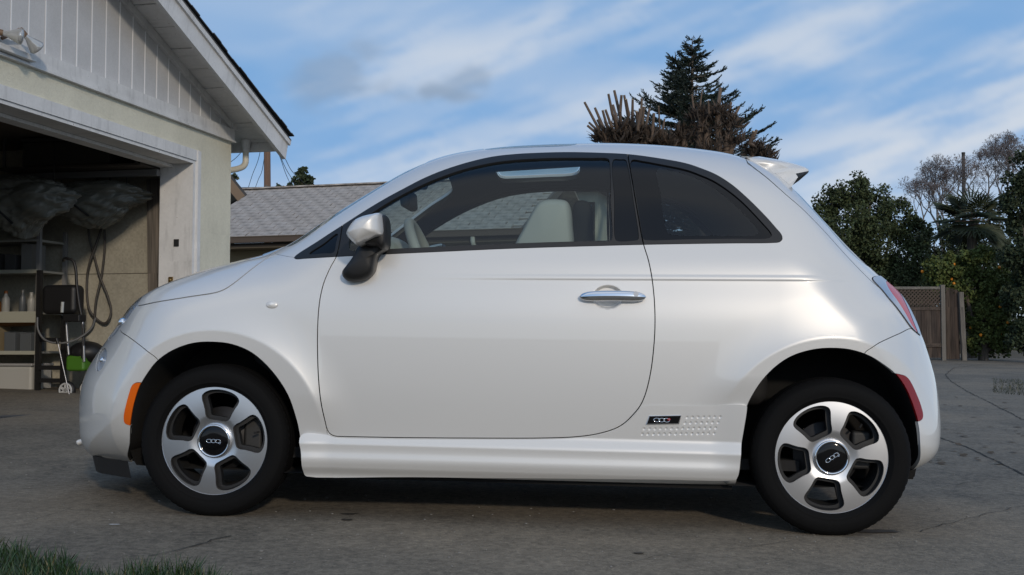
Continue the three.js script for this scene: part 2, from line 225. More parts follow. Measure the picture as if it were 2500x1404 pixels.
// twin flood lamp on the band board
{
  const c = gHit(30, 118, 'z', .05), f = thing('flood_lamp', 'twin bulb flood lamp fixed above the garage opening', 'lamp', V(0, 0, 0)); f.position.copy(GO).addScaledVector(gDir, c.x).addScaledVector(gOut, .03).add(V(0, c.y, 0)); f.rotation.y = GA;
  part('mounting_plate', [rbx(-.38, .24, -.045, .0, -.02, .05, .006), rbx(-.30, -.16, -.0, .13, -.02, .03, .008)], GM.white, f);
  const glassM = mat([.42, .43, .43], .1, { metalness: .3, clearcoat: 1 });
  const bulb = (a, dir) => { const g = lathe([[.001, -.055], [.018, -.055], [.02, -.02], [.034, .01], [.052, .05], [.058, .07], [.054, .082], [.03, .09], [.001, .093]], 28); g.applyQuaternion(new THREE.Quaternion().setFromUnitVectors(V(0, 1, 0), dir.clone().normalize())); return T(g, a.x, a.y, a.z); };
  const sock = (a, dir) => bar(a.clone().addScaledVector(dir, -.10), a.clone().addScaledVector(dir, -.045), .024, .022, 14);
  const loc = (px, py, z) => { const q = gHit(px, py, 'z', z); return V(q.x - c.x, q.y - c.y, z - .03); };
  const d1 = V(.55, -.12, .8).normalize(), d2 = V(.75, -.55, .25).normalize(), p1 = loc(24, 84, .14), p2 = loc(72, 98, .13);
  part('lamp_socket', [sock(p1, d1), bar(p1.clone().addScaledVector(d1, -.1), V(-.16, .06, .02), .014)], mat([.16, .10, .06], .6), f); part('lamp_socket', [sock(p2, d2), bar(p2.clone().addScaledVector(d2, -.1), V(-.12, .04, .02), .014)], mat([.16, .10, .06], .6), f);
  part('bulb', bulb(p1, d1), glassM, f); part('bulb', bulb(p2, d2), glassM, f);
}
// ---------------------------------------------------------------- things in the garage, on or by its far side wall
const WS = S1 - .42; // face of that wall
const gThing = (name, label, cat, px, py, s, group) => { const h = gHit(px, py, 'x', s), t = thing(name, label, cat, V(0, 0, 0), GA, group); t.position.copy(GO).addScaledVector(gDir, h.x).addScaledVector(gOut, h.z).add(V(0, h.y, 0)); t.userData.h = undefined; delete t.userData.h; return [t, h]; };
const rel = (h, px, py, s, ds = 0) => { const q = gHit(px, py, 'x', s); return V(q.x - h.x + ds, q.y - h.y, q.z - h.z); };
{
  const black = mat([.010, .010, .011], .5), steel = mat([.30, .30, .31], .35, { metalness: .8 }), green = mat([.06, .17, .016], .45), grey = mat([.20, .20, .20], .6), hoseM = mat([.05, .045, .04], .6), plast = mat([.19, .195, .17], .45, { transmission: .35, thickness: 0 });
  const floorY = (s, px) => { const o = gHit(px, 700, 'x', s); return o; };
  // hung hose
  { const s = WS - .05, [t, h] = gThing('garden_hose', 'grey hose hung in long crossed loops on the garage wall', 'hose', 240, 560, s);
    const L = a => a.map(([x, y], i) => rel(h, x / 2.34, 400 + y / 2.34, s, (i % 3) * .012 - .02));
    part('hose', tube(L([[545, 140], [560, 85], [585, 45], [605, 32], [625, 50], [628, 160], [605, 320], [600, 480], [578, 640], [555, 780], [530, 930], [470, 990]]), .011, 120, 6), hoseM, t);
    part('hose', tube(L([[512, 250], [512, 420], [535, 520], [575, 640], [618, 760], [633, 840], [628, 890], [600, 912], [560, 895], [520, 840], [500, 760], [497, 640], [520, 560], [548, 470], [580, 350], [585, 250]]), .013, 140, 6), hoseM, t);
    part('hook', tube(L([[520, 270], [560, 255], [600, 262]]), .012, 20, 6), steel, t); }
  // plastic bundles slung under the ceiling
  const bundle = (name, label, px, py, s, wpx, hpx, seedv) => { const [t, h] = gThing(name, label, 'plastic bundle', px, py, s, 'plastic wrapped bundles slung in the garage'); const sc = FPX / -(GO.z + h.x * gDir.z + h.z * gOut.z); const g = new THREE.SphereGeometry(1, 90, 60), p = g.attributes.position; for (let i = 0; i < p.count; i++) { const x = p.getX(i), y = p.getY(i), z = p.getZ(i), r = 1 + .55 * (fbm(y * 2.2 + z * 1.3 + seedv, x * 2.4 + 8 - z, 5) - .5) - .16 * Math.abs(fbm(x * 7 + y * 5 + seedv, z * 6 - y * 3, 3) - .5) * 2 - .035 * Math.abs(vn(x * 9 + y * 14 + z * 4 + seedv, z * 13 - x * 5 + 30) - .5) * 2; const yy = y > 0 ? y * .62 : y * (.75 + .45 * Math.cos(x * 1.5 + .3)); p.setXYZ(i, z * r * .28, yy * r * hpx / sc, x * r * wpx / sc * (y > 0 ? 1.08 : 1)); } g.computeVertexNormals(); part('plastic_sheet', g, plast, t); part('strap', tube([rel(h, px - wpx * .9, py - hpx * .6, s), rel(h, px - wpx * .3, py + hpx * .2, s, -.3), rel(h, px + wpx * .1, py + hpx * .9, s, -.25)], .012, 20, 5), black, t); for (const q of [-.4, .3]) part('sling_rope', bar(V(0, 0, q), V(0, 2.48 - h.y, q), .006), black, t); };
  bundle('plastic_bundle', 'clear plastic wrapped bundle slung below the ceiling in front of the hose', 240, 478, WS - .35, 125, 62, 3);
  bundle('plastic_bundle', 'large grey plastic wrapped bundle slung above the garage shelves', 60, 482, WS - .8, 125, 78, 9);
  // dark storage box up by the ceiling
  { const [t, h] = gThing('storage_box', 'dark box stored on a rack under the garage ceiling', 'box', 210, 380, WS - .4); part('rack_board', bx(-.3, .3, -.16, -.14, -.75, .75), mat([.06, .05, .04], .9), t); for (const q of [-.7, .68]) part('rack_hanger', bx(-.28, -.26, -.14, 2.48 - h.y, q, q + .02), steel, t); const b2 = part('box_body', rbx(-.28, .28, -.138, .10, -.5, .42, .02), mat([.045, .042, .035], .9), t); part('box_lid', rbx(-.29, .29, .10, .135, -.51, .43, .01), mat([.05, .046, .04], .9), b2); }
  // weathered plank against the jamb
  { const s = WS - .06, [t] = gThing('wooden_plank', 'weathered grey plank leaning upright behind the door jamb', 'plank', 388, 930, s); const h = toG(t.position); t.position.y = GO.y + .013; const a = rel(V(h.x, .013, h.z), 398, 400, s), g = bx(-.02, .02, 0, 2.12, -.09, .09); g.rotateX(-.03); part('plank', g, mat([1, 1, 1], .9, { map: woodTex([.13, .115, .10], .7, 256) }), t); part('knob', T(new THREE.SphereGeometry(.03, 12, 8), -.03, 1.33, .03), GM.dark, t); }
  // shelving with goods
  { const s = WS - .46, [t, h] = gThing('shelf_unit', 'grey metal shelf unit loaded with garage goods', 'shelf', 60, 950, s); t.position.y = GO.y + .013; const base = V(h.x, .013, h.z);
    const z1 = rel(base, 92, 800, s).z, z0 = z1 - 1.5;
    for (const [xx, zz] of [[0, z1], [.42, z1], [0, z0], [.42, z0]]) part('upright', bx(xx - .018, xx + .018, 0, 1.62, zz - .018, zz + .018), grey, t);
    const ys = [585, 660, 762, 858].map(y => rel(base, 60, y, s).y);
    ys.forEach((y, i) => { part('shelf_board', bx(-.02, .44, y - .02, y, z0, z1), mat([.30, .30, .27], .8), t); if (i) part('shelf_lip', bx(-.032, -.0205, y - (i === 2 ? .10 : .03), y + .005, z0, z1), mat([.34, .34, .28], .8), t); });
    const cols = [[.30, .30, .28], [.08, .09, .10], [.25, .20, .12], [.16, .16, .15], [.4, .4, .38], [.05, .05, .05], [.26, .10, .03]];
    const goods = (y, n, kind, lab) => { for (let i = 0; i < n; i++) { const z = z1 - .05 - (i + .5) * (1.0 / n) * .95, c = cols[Math.floor(rnd() * cols.length)], hgt = rr(.09, .20), r = rr(.025, .042), gp = t.localToWorld.bind(t); t.updateMatrixWorld(true); const o = kind === 'bottle' ? thing('bottle', lab[0], 'bottle', gp(V(rr(.05, .12), y + .001, z)), GA, lab[1]) : thing('carton', lab[0], 'carton', gp(V(rr(.12, .16), y + .001, z)), GA, lab[1]); if (kind === 'bottle') { part('bottle_body', lathe([[.001, 0], [r, 0], [r, hgt * .7], [r * .5, hgt * .86], [r * .42, hgt]], 16), mat(c, .4), o); part('cap', T(lathe([[.001, .028], [r * .46, .028], [r * .46, 0]], 12), 0, hgt - .006, 0), mat(cols[(i * 3) % 7], .4), o); } else { part('carton_body', rbx(-.11, .11, 0, hgt + .06, -.06, .06, .006), mat(c, .85), o); part('carton_flap', rbx(-.112, .112, hgt + .0605, hgt + .068, -.061, .0, .002), mat(c.map(v => v * 1.1), .85), o); } } };
    goods(ys[2], 7, 'bottle', ['small plastic bottle in the row on the middle garage shelf', 'bottles on the middle garage shelf']); goods(ys[1], 5, 'carton', ['dark carton on the upper garage shelf', 'cartons on the upper garage shelf']); goods(ys[3], 5, 'carton', ['carton on the lowest garage shelf', 'cartons on the lowest garage shelf']);
    t.updateMatrixWorld(true);
    const bag = thing('folded_bag', 'folded orange brown bag lying on the cartons of the lowest garage shelf', 'bag', t.localToWorld(V(.12, ys[3] + .275, z1 - .35)), GA); const g = new THREE.SphereGeometry(1, 20, 12); const p = g.attributes.position; for (let i = 0; i < p.count; i++) p.setXYZ(i, p.getX(i) * .12, p.getY(i) * .035, p.getZ(i) * .26 * (1 + .2 * Math.sin(p.getX(i) * 5))); g.computeVertexNormals(); part('cloth', g, mat([.22, .10, .03], .9), bag); part('bag_strap', tube([[-.1, .02, -.2], [-.14, .01, 0], [-.1, .02, .2]], .008, 16, 5), mat([.1, .05, .02], .9), bag);
    const tub = thing('storage_tub', 'pale plastic tub on the floor under the garage shelves', 'tub', t.localToWorld(V(.2, .002, z1 - .30)), GA); part('tub_body', rbx(-.17, .17, 0, .30, -.22, .22, .03), mat([.40, .40, .38], .6), tub); part('lid', rbx(-.18, .18, .30, .325, -.23, .23, .01), mat([.3, .3, .3], .6), tub); }
  // step ladder frame
  { const s = WS - .50, [t, h] = gThing('step_ladder', 'dark folded step ladder standing beside the pressure washer', 'ladder', 120, 950, s); t.position.y = GO.y + .013; const b = V(h.x, .013, h.z), P = (x, y) => rel(b, x / 2.34, 400 + y / 2.34, s);
    const f = (p) => { p.y = Math.max(p.y, 0); return p; }; const zA = P(222, 900).z, zB = P(366, 900).z, top = P(222, 620).y;
    part('rail', bx(-.02, .02, 0, top + .02, zA - .022, zA + .022), black, t); part('rail', bx(-.02, .02, 0, P(300, 870).y, zB - .022, zB + .022), black, t);
    for (const y of [1005, 1165, 1238]) { const yy = Math.max(.03, P(300, y).y); part('rung', bx(-.03, .03, yy - .02, yy + .02, Math.min(zA, zB), Math.max(zA, zB)), black, t); } }
  // pressure washer
  { const s = WS - .62, [t, h] = gThing('pressure_washer', 'black and green wheeled pressure washer by the garage wall', 'pressure washer', 180, 952, s); t.position.y = GO.y + .013; const b = V(h.x, .013, h.z), P = (x, y, d = 0) => rel(b, x / 2.34, 400 + y / 2.34, s, d);
    const w0 = P(390, 1255), wr = .085;
    for (const d of [0, .34]) { const g = lathe([[.04, -.02], [wr - .012, -.024], [wr, -.015], [wr, .015], [wr - .012, .024], [.04, .02]], 28); g.rotateZ(Math.PI / 2); const wl = part('wheel', T(g, w0.x + d - .02, wr, w0.z), black, t); const sp = []; for (let k = 0; k < 6; k++) { const q = bx(-.004, .004, 0, wr * .72, -.012, .012); q.rotateX(k * Math.PI / 3); sp.push(T(q, w0.x + d - .045, wr, w0.z)); } const rg = new THREE.TorusGeometry(wr * .72, .010, 6, 24); rg.rotateY(Math.PI / 2); sp.push(T(rg, w0.x + d - .045, wr, w0.z)); part('wheel_spokes', sp, mat([.45, .46, .46], .5), wl); }
    const a = P(370, 1185), c = P(480, 1095); part('tank', rbx(.0, .32, Math.max(.09, a.y), c.y, Math.min(a.z, c.z), Math.max(a.z, c.z), .03), green, t);
    const d0 = P(372, 1140), d1 = P(480, 1030); part('motor_cover', [T(new THREE.SphereGeometry(1, 20, 14).scale(.16, .11, .17), .16, P(430, 1080).y, P(440, 1080).z)], black, t);
    const fr = a_ => tube(a_.map(q => P(q[0], q[1], q[2] || 0)), .014, 50, 8); part('handle', fr([[255, 540, .3], [380, 540], [415, 552], [432, 600], [437, 680], [452, 800], [470, 900], [478, 1020], [470, 1110]]), black, t); part('frame', fr([[470, 880], [474, 960], [478, 1060], [480, 1130]]), steel, t); part('frame', fr([[376, 880], [384, 1000], [392, 1090]]), steel, t);
    const e0 = P(240, 860), e1 = P(440, 690); part('hose_reel', [T(rbx(-.08, .10, e0.y, e1.y, Math.min(e0.z, e1.z), Math.max(e0.z, e1.z), .05, 3), .05)], black, t); part('gun', [fr([[380, 790], [392, 775], [410, 772]]), bar(P(376, 790, -.05), P(372, 850, -.05), .016)], mat([.4, .42, .42], .4), t); part('control_box', [T(rbx(-.06, .06, P(0, 905).y, P(0, 865).y, P(390, 800).z, P(485, 800).z, .01), -.03)], black, t);
    part('washer_hose', tube([[250, 880, -.1], [262, 950, -.12], [300, 1005, -.12], [370, 1025, -.1], [450, 1005, -.05], [520, 940], [545, 880]].map(q => P(q[0], q[1], q[2] || 0)), .010, 60, 6), mat([.12, .12, .12], .5), t);
    const [lz] = [thing('spray_lance', 'thin bright spray lance leaning on the pressure washer', 'lance', t.localToWorld((t.updateMatrixWorld(true), V(0, 0, 0))), GA)]; part('pipe', bar(P(405, 1030, -.2), V(P(475, 1240, -.2).x, .012, P(475, 1240).z), .006, .006, 8), steel, lz); part('grip', bar(P(395, 1000, -.2), P(405, 1030, -.2), .014, .012, 8), black, lz); }
}
// ---------------------------------------------------------------- house behind the garage
const HY = -17 * Math.PI / 180;
{
  const e0 = at(560, 592, 22.6); const house = thing('house', 'low house behind the garage with a weathered grey shingle roof', 'house', V(e0.x, GY(e0.x, e0.z), e0.z), HY), y0 = e0.y - house.position.y;
  const o = house.position, c = Math.cos(HY), s_ = Math.sin(HY); const toH = p => { const q = p.clone().sub(o); return V(q.x * c - q.z * s_, q.y, q.x * s_ + q.z * c); };
  const hitZ = (px, py, z) => { const A = toH(V(0, CAMY, 0)), d = rayDir(px, py), D = V(d.x * c - d.z * s_, d.y, d.x * s_ + d.z * c), t = (z - A.z) / D.z; return A.addScaledVector(D, t); };
  const xR = hitZ(1272, 560, 0).x, xL = -2.2, L = 3.75, pa = 22.5 * Math.PI / 180, tw = .36, rows = 17, ex = L / rows;
  const roofM = [0, 1, 2, 3].map(i => mat([1, 1, 1], .95, { map: colourTex(128, 128, [.9, .9], speck([[.335, .300, .265], [.35, .318, .285], [.32, .285, .25], [.34, .305, .268]][i], .45, 8, 128)) }));
  const roof = part('roof', (() => { const g = bx(xL, xR, -.06, -.012, -L, 0); g.rotateX(pa); return T(g, 0, y0 + .10, 0); })(), roofM[2], house);
  const tab = roofM.map((m, i) => metres(new RoundedBoxGeometry(tw - .007, .012, ex + .05, 1, .003)));
  let k = 0; for (let r = 0; r < rows; r++) for (let i = 0; ; i++) { const x = xL + tw / 2 + i * tw + (r % 2) * tw / 2; if (x > xR - tw * .3) break; const q = Math.floor(rnd() * 4), m = new THREE.Mesh(tab[q], roofM[q]); m.name = 'shingle'; roof.add(m); const d = (r + .5) * ex + rr(-.012, .012); m.rotation.x = pa + .055; m.position.set(x + rr(-.01, .01), y0 + .10 + Math.sin(pa) * d + .004 + rr(0, .004), -Math.cos(pa) * d); k++; }
  const ry = y0 + .10 + Math.sin(pa) * L, rz = -Math.cos(pa) * L;
  part('ridge_cap', (() => { const g = bx(xL, xR, -.01, .02, -.14, .14); return T(g, 0, ry + .005, rz); })(), roofM[1], roof);
  part('roof_slope', (() => { const g = bx(xL, xR, -.05, 0, -L, 0); g.rotateX(-pa); return T(g, 0, ry, rz); })(), roofM[2], house);
  const brown = mat([.085, .062, .045], .7), tan = mat([.30, .25, .16], .9), darkM = mat([.03, .025, .02], .9);
  part('gutter', [bx(xL, xR + .05, y0 - .02, y0 + .085, -.01, .11)], brown, house); part('gutter_lip', bx(xL, xR + .05, y0 + .0855, y0 + .10, .085, .125), mat([.14, .11, .08], .6), house);
  part('fascia', bx(xL, xR, y0 - .10, y0 - .021, -.05, -.012), darkM, house);
  part('soffit', bx(xL, xR, y0 - .12, y0 - .10, -.62, -.012), mat([.10, .085, .06], .9), house);
  part('wall', [bx(xL, xR - .35, -.3, y0 - .12, -.80, -.62), bx(xR - .5, xR - .35, -.3, y0 + .3, 2 * rz + .7, -.80)], tan, house);
  part('downspout', tube([[xR - .9, y0 - .02, .05], [xR - .9, y0 - .16, .02], [xR - .9, y0 - .30, -.55], [xR - .9, y0 - .5, -.58], [xR - .9, 0, -.58]], .045, 30, 8), mat([.50, .50, .46], .6), house);
  part('gable_wall', (() => { const sh = new THREE.Shape([[.75, y0 - .12], [-2 * rz - .75, y0 - .12], [-rz, ry - .12]].map(p => new THREE.Vector2(...p))), g = new THREE.ExtrudeGeometry(sh, { depth: .12, bevelEnabled: false }); g.rotateY(Math.PI / 2); return T(g, xR - .49, 0, 0); })(), tan, house);
  part('rake_board', (() => { const g = bx(xR, xR + .05, -.14, .02, -L, 0); g.rotateX(pa); return T(g, 0, y0 + .10, 0); })(), mat([.10, .085, .07], .8), house);
  // gable of the wing that stands behind, with a window, seen through the car
  const wg = thing('house_wing', 'pale cream house wing with a dark framed window beyond the shingle roof', 'house', V(0, 0, 0), HY); const w0 = at(1262, 600, 27); wg.position.set(w0.x, GY(w0.x, w0.z), w0.z);
  const wp = wg.position, hitW = (px, py) => { const A = V(0, CAMY, 0).sub(wp), d = rayDir(px, py), az_ = A.x * s_ + A.z * c, dz_ = d.x * s_ + d.z * c, t = -az_ / dz_; A.addScaledVector(d, t); return V(A.x * c - A.z * s_, A.y, 0); };
  const r1 = hitW(1460, 560).x, wt = hitW(1390, 470).y;
  part('wall', bx(-1.2, r1, -.4, wt, -5, 0), mat([.52, .50, .42], .9), wg);
  part('roof', [bx(-1.5, r1 + .3, wt, wt + .14, -5.3, .35)], mat([.09, .08, .07], .9), wg);
  const wa = hitW(1402, 590), wb = hitW(1446, 500); const win = part('window', bx(wa.x, wb.x, wa.y - .4, wb.y, -.01, .012), mat([.10, .16, .24], .05, { clearcoat: 1 }), wg); part('frame', [bx(wa.x - .06, wa.x, wa.y - .46, wb.y + .06, -.01, .05), bx(wb.x, wb.x + .06, wa.y - .46, wb.y + .06, -.01, .05), bx(wa.x, wb.x, wb.y, wb.y + .06, -.01, .05), bx((wa.x + wb.x) / 2 - .02, (wa.x + wb.x) / 2 + .02, wa.y - .4, wb.y, .0125, .04)], darkM, win);  // blue sky reflection is put into the pane colour
  // neighbour's gable end whose rake board crosses by the rain pipe
  const nb = thing('neighbour_roof', 'brown gable roof end just beyond the garage corner', 'house', V(0, 0, 0), .42), n0 = at(540, 520, 19.2), cn = Math.cos(.42), sn = Math.sin(.42); nb.position.set(n0.x, GY(n0.x, n0.z), n0.z);
  const hitN = (px, py) => { const q = at(px, py, 19.2).sub(nb.position); return V(q.x * cn - q.z * sn, q.y, 0); };
  const A = hitN(606, 474), B = hitN(545, 408), sl = Math.atan2(A.y - B.y, A.x - B.x), Lr = A.distanceTo(B) * 2.2; const rb = (x0, x1, yy0, yy1, z0, z1) => { const g = bx(x0, x1, yy0, yy1, z0, z1); g.rotateZ(sl); return T(g, A.x, A.y, 0); };
  part('roof_slope', rb(-Lr, 0, -.04, .0, -1.4, .1), GM.shingle, nb); part('rake_board', rb(-Lr, -.01, -.19, -.041, .05, .10), mat([.17, .12, .08], .8), nb); part('soffit', rb(-Lr, -.03, -.075, -.042, -1.35, .049), mat([.10, .08, .05], .9), nb); part('wall', bx(A.x - 3, A.x - .45, -.4, A.y + .02, -1.3, -.3), mat([.20, .16, .10], .9), nb);
}
// ---------------------------------------------------------------- plants
function leafGeo(leaves) { // each leaf: [position, size, direction, tint] -> a folded diamond of four faces
  const n = leaves.length, P = new Float32Array(n * 12 * 3), C = new Float32Array(n * 12 * 3); let o = 0;
  const a = V(), b = V(), c = V(), tip = V(), base = V(), up = V(), q = V();
  for (const [p, s, d, t, w = .42] of leaves) {
    a.copy(d).normalize(); q.set(rnd() - .5, rnd() - .5, rnd() - .5); b.crossVectors(a, q).normalize(); c.crossVectors(a, b);
    base.copy(p).addScaledVector(a, -s * .5); tip.copy(p).addScaledVector(a, s * .5);
    const L = p.clone().addScaledVector(b, s * w).addScaledVector(c, s * .12), R = p.clone().addScaledVector(b, -s * w).addScaledVector(c, s * .12), m = p;
    for (const v of [base, L, m, L, tip, m, base, m, R, m, tip, R]) { P[o] = v.x; P[o + 1] = v.y; P[o + 2] = v.z; C[o] = t[0]; C[o + 1] = t[1]; C[o + 2] = t[2]; o += 3; }
  }
  const g = new THREE.BufferGeometry(); g.setAttribute('position', new THREE.BufferAttribute(P, 3)); g.setAttribute('color', new THREE.BufferAttribute(C, 3)); g.computeVertexNormals(); return g;
}
const leafMat = (r = .6) => new THREE.MeshStandardMaterial({ color: 0xffffff, vertexColors: true, roughness: r, side: THREE.DoubleSide });
const leafM = leafMat(.8), dryM = leafMat(.9), bark = mat([1, 1, 1], .95, { map: woodTex([.10, .085, .068], .9, 128) }), barkGrey = mat([.16, .15, .145], .95), barkTan = mat([.125, .090, .066], .95);
const tint = (c, v = .35) => { const k = 1 + rr(-v, v), w = rr(-.12, .12); return [c[0] * k * (1 + w), c[1] * k, c[2] * k * (1 - w)]; };
const randDir = () => { const u = rr(-1, 1), a = rr(0, 6.2832), s = Math.sqrt(1 - u * u); return V(s * Math.cos(a), u, s * Math.sin(a)); };
function limb(a, b, r0, r1, sag = .1, n = 6) { const m = a.clone().lerp(b, .5).add(V(rr(-sag, sag), rr(0, sag), rr(-sag, sag))), c = new THREE.CatmullRomCurve3([a, m, b]), out = []; let p = a; for (let i = 1; i <= 4; i++) { const q = c.getPoint(i / 4); out.push(bar(p, q, mix(r0, r1, (i - 1) / 4), mix(r0, r1, i / 4), n)); p = q; } return out; }
// broadleaf: clumps given as picture circles at a depth, jittered in depth; leaves crowd the clump shells
function leafyTree(name, label, cat, depth, foot, clumps, leaf, count, col, group, extra) {
  const f = at(foot, 860, depth), t = thing(name, label, cat, V(f.x, GY(f.x, f.z), f.z), 0, group), o = t.position, sc = depth / FPX, L = [], B = [];
  const k = clumps.map(([x, y, r, dz = 0]) => { const c = at(x, y, depth + dz); return [c.sub(o), r * sc * (depth + dz) / depth]; });
  const tot = k.reduce((s, c) => s + c[1] ** 2, 0);
  for (const [c, R] of k) {
    B.push(...limb(V(c.x * .25 + rr(-.1, .1), Math.max(.2, c.y * .35), c.z * .2), c, .05 + R * .03, .02, R * .3, 5));
    const n = Math.round(count * R * R / tot), sub = []; for (let i = 0; i < 16; i++) sub.push([randDir().multiplyScalar(R * .72).multiply(V(1, .9, 1)), R * rr(.28, .5)]);
    for (let i = 0; i < n; i++) { const [sc_, sr] = sub[Math.floor(rnd() * sub.length)], d = randDir(), p = sc_.clone().addScaledVector(d, sr * Math.pow(rnd(), .35)).add(c); if (p.y < .05) continue; const dir = d.clone().multiplyScalar(.8).add(randDir()).add(V(0, -.25, 0)); L.push([p, leaf * rr(.6, 1.25), dir, tint(col)]); }
  }
  const top = k.reduce((a, c) => c[0].y > a.y ? c[0] : a, V(0, 0, 0)); B.push(...limb(V(0, -.1, 0), V(top.x * .3, Math.max(.4, top.y * .55), top.z * .3), .13, .06, .12, 8));
  part('trunk', B, bark, t); part('crown', leafGeo(L), leafM, t); if (extra) extra(t, k);
  return t;
}
{
  const dk = [.028, .043, .017], mid = [.042, .060, .020], cit = [.072, .096, .020];
  leafyTree('evergreen_tree', 'rounded dark evergreen tree standing clear against the sky behind the car', 'tree', 30, 2110, [[2078, 468, 52], [2030, 492, 44], [2005, 530, 40], [2125, 492, 58, .4], [2185, 530, 58], [2235, 575, 46], [2060, 560, 80, -.4], [2140, 590, 85], [2030, 610, 60], [2215, 640, 60], [2090, 660, 80], [2180, 690, 75], [2110, 740, 80], [2200, 770, 70]], .075, 44000, mid);
  leafyTree('evergreen_tree', 'dark spreading evergreen shrub behind the wooden gate', 'tree', 33, 2350, [[2280, 590, 60], [2340, 580, 65, .5], [2410, 590, 65], [2470, 600, 60], [2300, 660, 75], [2380, 660, 80], [2460, 680, 80], [2240, 700, 60], [2200, 760, 60], [2300, 760, 70], [2400, 770, 70]], .09, 22000, dk);
  leafyTree('evergreen_tree', 'tall dark evergreen tree at the edge of the driveway beside the citrus hedge', 'tree', 25.5, 2540, [[2500, 420, 55], [2545, 470, 70], [2480, 500, 45], [2530, 560, 75], [2500, 640, 60], [2560, 660, 80], [2510, 730, 65], [2560, 790, 80], [2505, 820, 55]], .08, 26000, dk);
  leafyTree('citrus_hedge', 'bright green citrus hedge with small orange fruit behind the fence post', 'hedge', 26.9, 2400, [[2290, 660, 42], [2340, 650, 48], [2400, 650, 48], [2440, 680, 46], [2310, 705, 45], [2370, 700, 52], [2430, 730, 48], [2400, 770, 50], [2440, 800, 42], [2395, 830, 44], [2440, 845, 34]], .08, 18000, cit, null, (t, k) => {
    const om = mat([.62, .22, .01], .45); for (let i = 0; i < 16; i++) { const [c, R] = k[Math.floor(rnd() * k.length)], d = randDir(); d.z = Math.abs(d.z); part('orange', T(new THREE.SphereGeometry(.036, 10, 8), c.x + d.x * R * .95, Math.max(.1, c.y + d.y * R * .95), c.z + d.z * R * .95), om, t); } });
  leafyTree('background_hedge', 'dense dark hedge closing the yard behind the fence', 'hedge', 38, 2250, [[1960, 700, 70], [2060, 720, 75], [2160, 700, 75], [2260, 690, 70], [2360, 690, 80], [2460, 690, 80], [2560, 690, 80], [1960, 800, 75], [2060, 810, 75], [2160, 810, 75], [2260, 800, 75], [2360, 800, 75], [2460, 800, 75], [2560, 800, 80]], .16, 9000, dk);
  leafyTree('small_tree', 'small dark pointed tree rising over the shingle roof beside the utility pole', 'tree', 44, 735, [[738, 418, 12], [730, 436, 17], [748, 440, 18], [720, 456, 18], [756, 458, 20], [738, 470, 26], [740, 510, 30], [735, 560, 32]], .16, 2600, dk);
  leafyTree('small_tree', 'low dark treetop just showing over the roof between pole and pointed tree', 'tree', 46, 684, [[684, 458, 11], [676, 470, 13], [692, 470, 13], [684, 510, 20], [684, 570, 24]], .15, 1200, dk);
  leafyTree('small_tree', 'sparse treetop showing behind the rain pipe of the garage', 'tree', 34, 566, [[572, 432, 9], [562, 440, 14], [566, 470, 16], [563, 540, 24]], .13, 800, [.05, .06, .03]);
  // conifer: two leaders, whorls of ascending branches carrying short dark sprays
  {
    const D = 30, f = at(1695, 860, D), t = thing('conifer', 'tall dark cedar with two pointed leaders behind the car roof', 'tree', V(f.x, GY(f.x, f.z), f.z)), o = t.position, tp = at(1690, 90, D).sub(o), t2 = at(1648, 126, D + .2).sub(o), L = [], B = [], col = [.022, .036, .026];
    B.push(...limb(V(0, -.1, 0), V(tp.x * .3, tp.y * .5, 0), .20, .11, .05, 8), ...limb(V(tp.x * .3, tp.y * .5, 0), tp, .11, .008, .03, 6), ...limb(V(tp.x * .3, tp.y * .5, 0), t2, .07, .008, .08, 5));
    const branches = (apex, H, slope, n) => { for (let i = 0; i < n; i++) {
      const d = H * Math.pow((i + rr(.1, .9)) / n, .85) + .05, len = Math.min(2.15, Math.max(.10, (slope * d + .05) * rr(.62, 1.12))), a = rr(0, 6.2832), s = V(mix(apex.x, tp.x * .3, Math.min(1, d / 4)) + rr(-.03, .03), apex.y - d, mix(apex.z, 0, Math.min(1, d / 4))), dir = V(Math.cos(a), rr(-.05, .22), Math.sin(a));
      const e = s.clone().addScaledVector(dir, len).add(V(0, len * .16, 0)), c = new THREE.QuadraticBezierCurve3(s, s.clone().addScaledVector(dir, len * .6).add(V(0, -len * .10, 0)), e);
      B.push(bar(s, c.getPoint(.5), .012 + len * .007, .008, 4), bar(c.getPoint(.5), e, .008, .003, 4));
      const m = Math.ceil(len * 46) + 3; for (let k = 0; k < m; k++) { const u = Math.pow(rnd(), .6), p = c.getPoint(u), tn = c.getTangent(u), sd = V(-tn.z, 0, tn.x).multiplyScalar((rnd() < .5 ? -1 : 1) * rr(.3, 1)), w = tn.clone().multiplyScalar(.7).add(sd).add(V(0, rr(-.25, .35), 0)).normalize(), tl = rr(.10, .22) * (1.15 - u * .5); for (let g = 0; g < 3; g++) L.push([p.clone().addScaledVector(w, tl * (.25 + g * .35)), tl * .62, w.clone().add(randDir().multiplyScalar(.5)), tint(col, .3), .20]); }
    } };
    branches(tp, 6.6, .66, 430); branches(t2, 2.4, .40, 46);
    part('trunk', B, bark, t); part('crown', leafGeo(L), leafMat(.7), t);
  }
  // trees cut back to stubs, with tangles of dry shoots
  function pollard(name, label, D, footX, stubs, heads, twigs, thick) {
    const f = at(footX, 860, D), t = thing(name, label, 'tree', V(f.x, GY(f.x, f.z), f.z)), o = t.position, hb = heads.map(h => [at(h[0], h[1], D).sub(o), h[2] * D / FPX]), L = [], tk = [];
    const cut = [];
    const root = V(0, -.1, 0), fork = V(0, Math.min(...hb.map(h => h[0].y)) * .6, 0); const tr = [...limb(root, fork, .16, .11, .04, 9)]; for (const [h] of hb) tr.push(...limb(fork, h, .10, .07, .12, 7)); part('trunk', tr, barkTan, t);
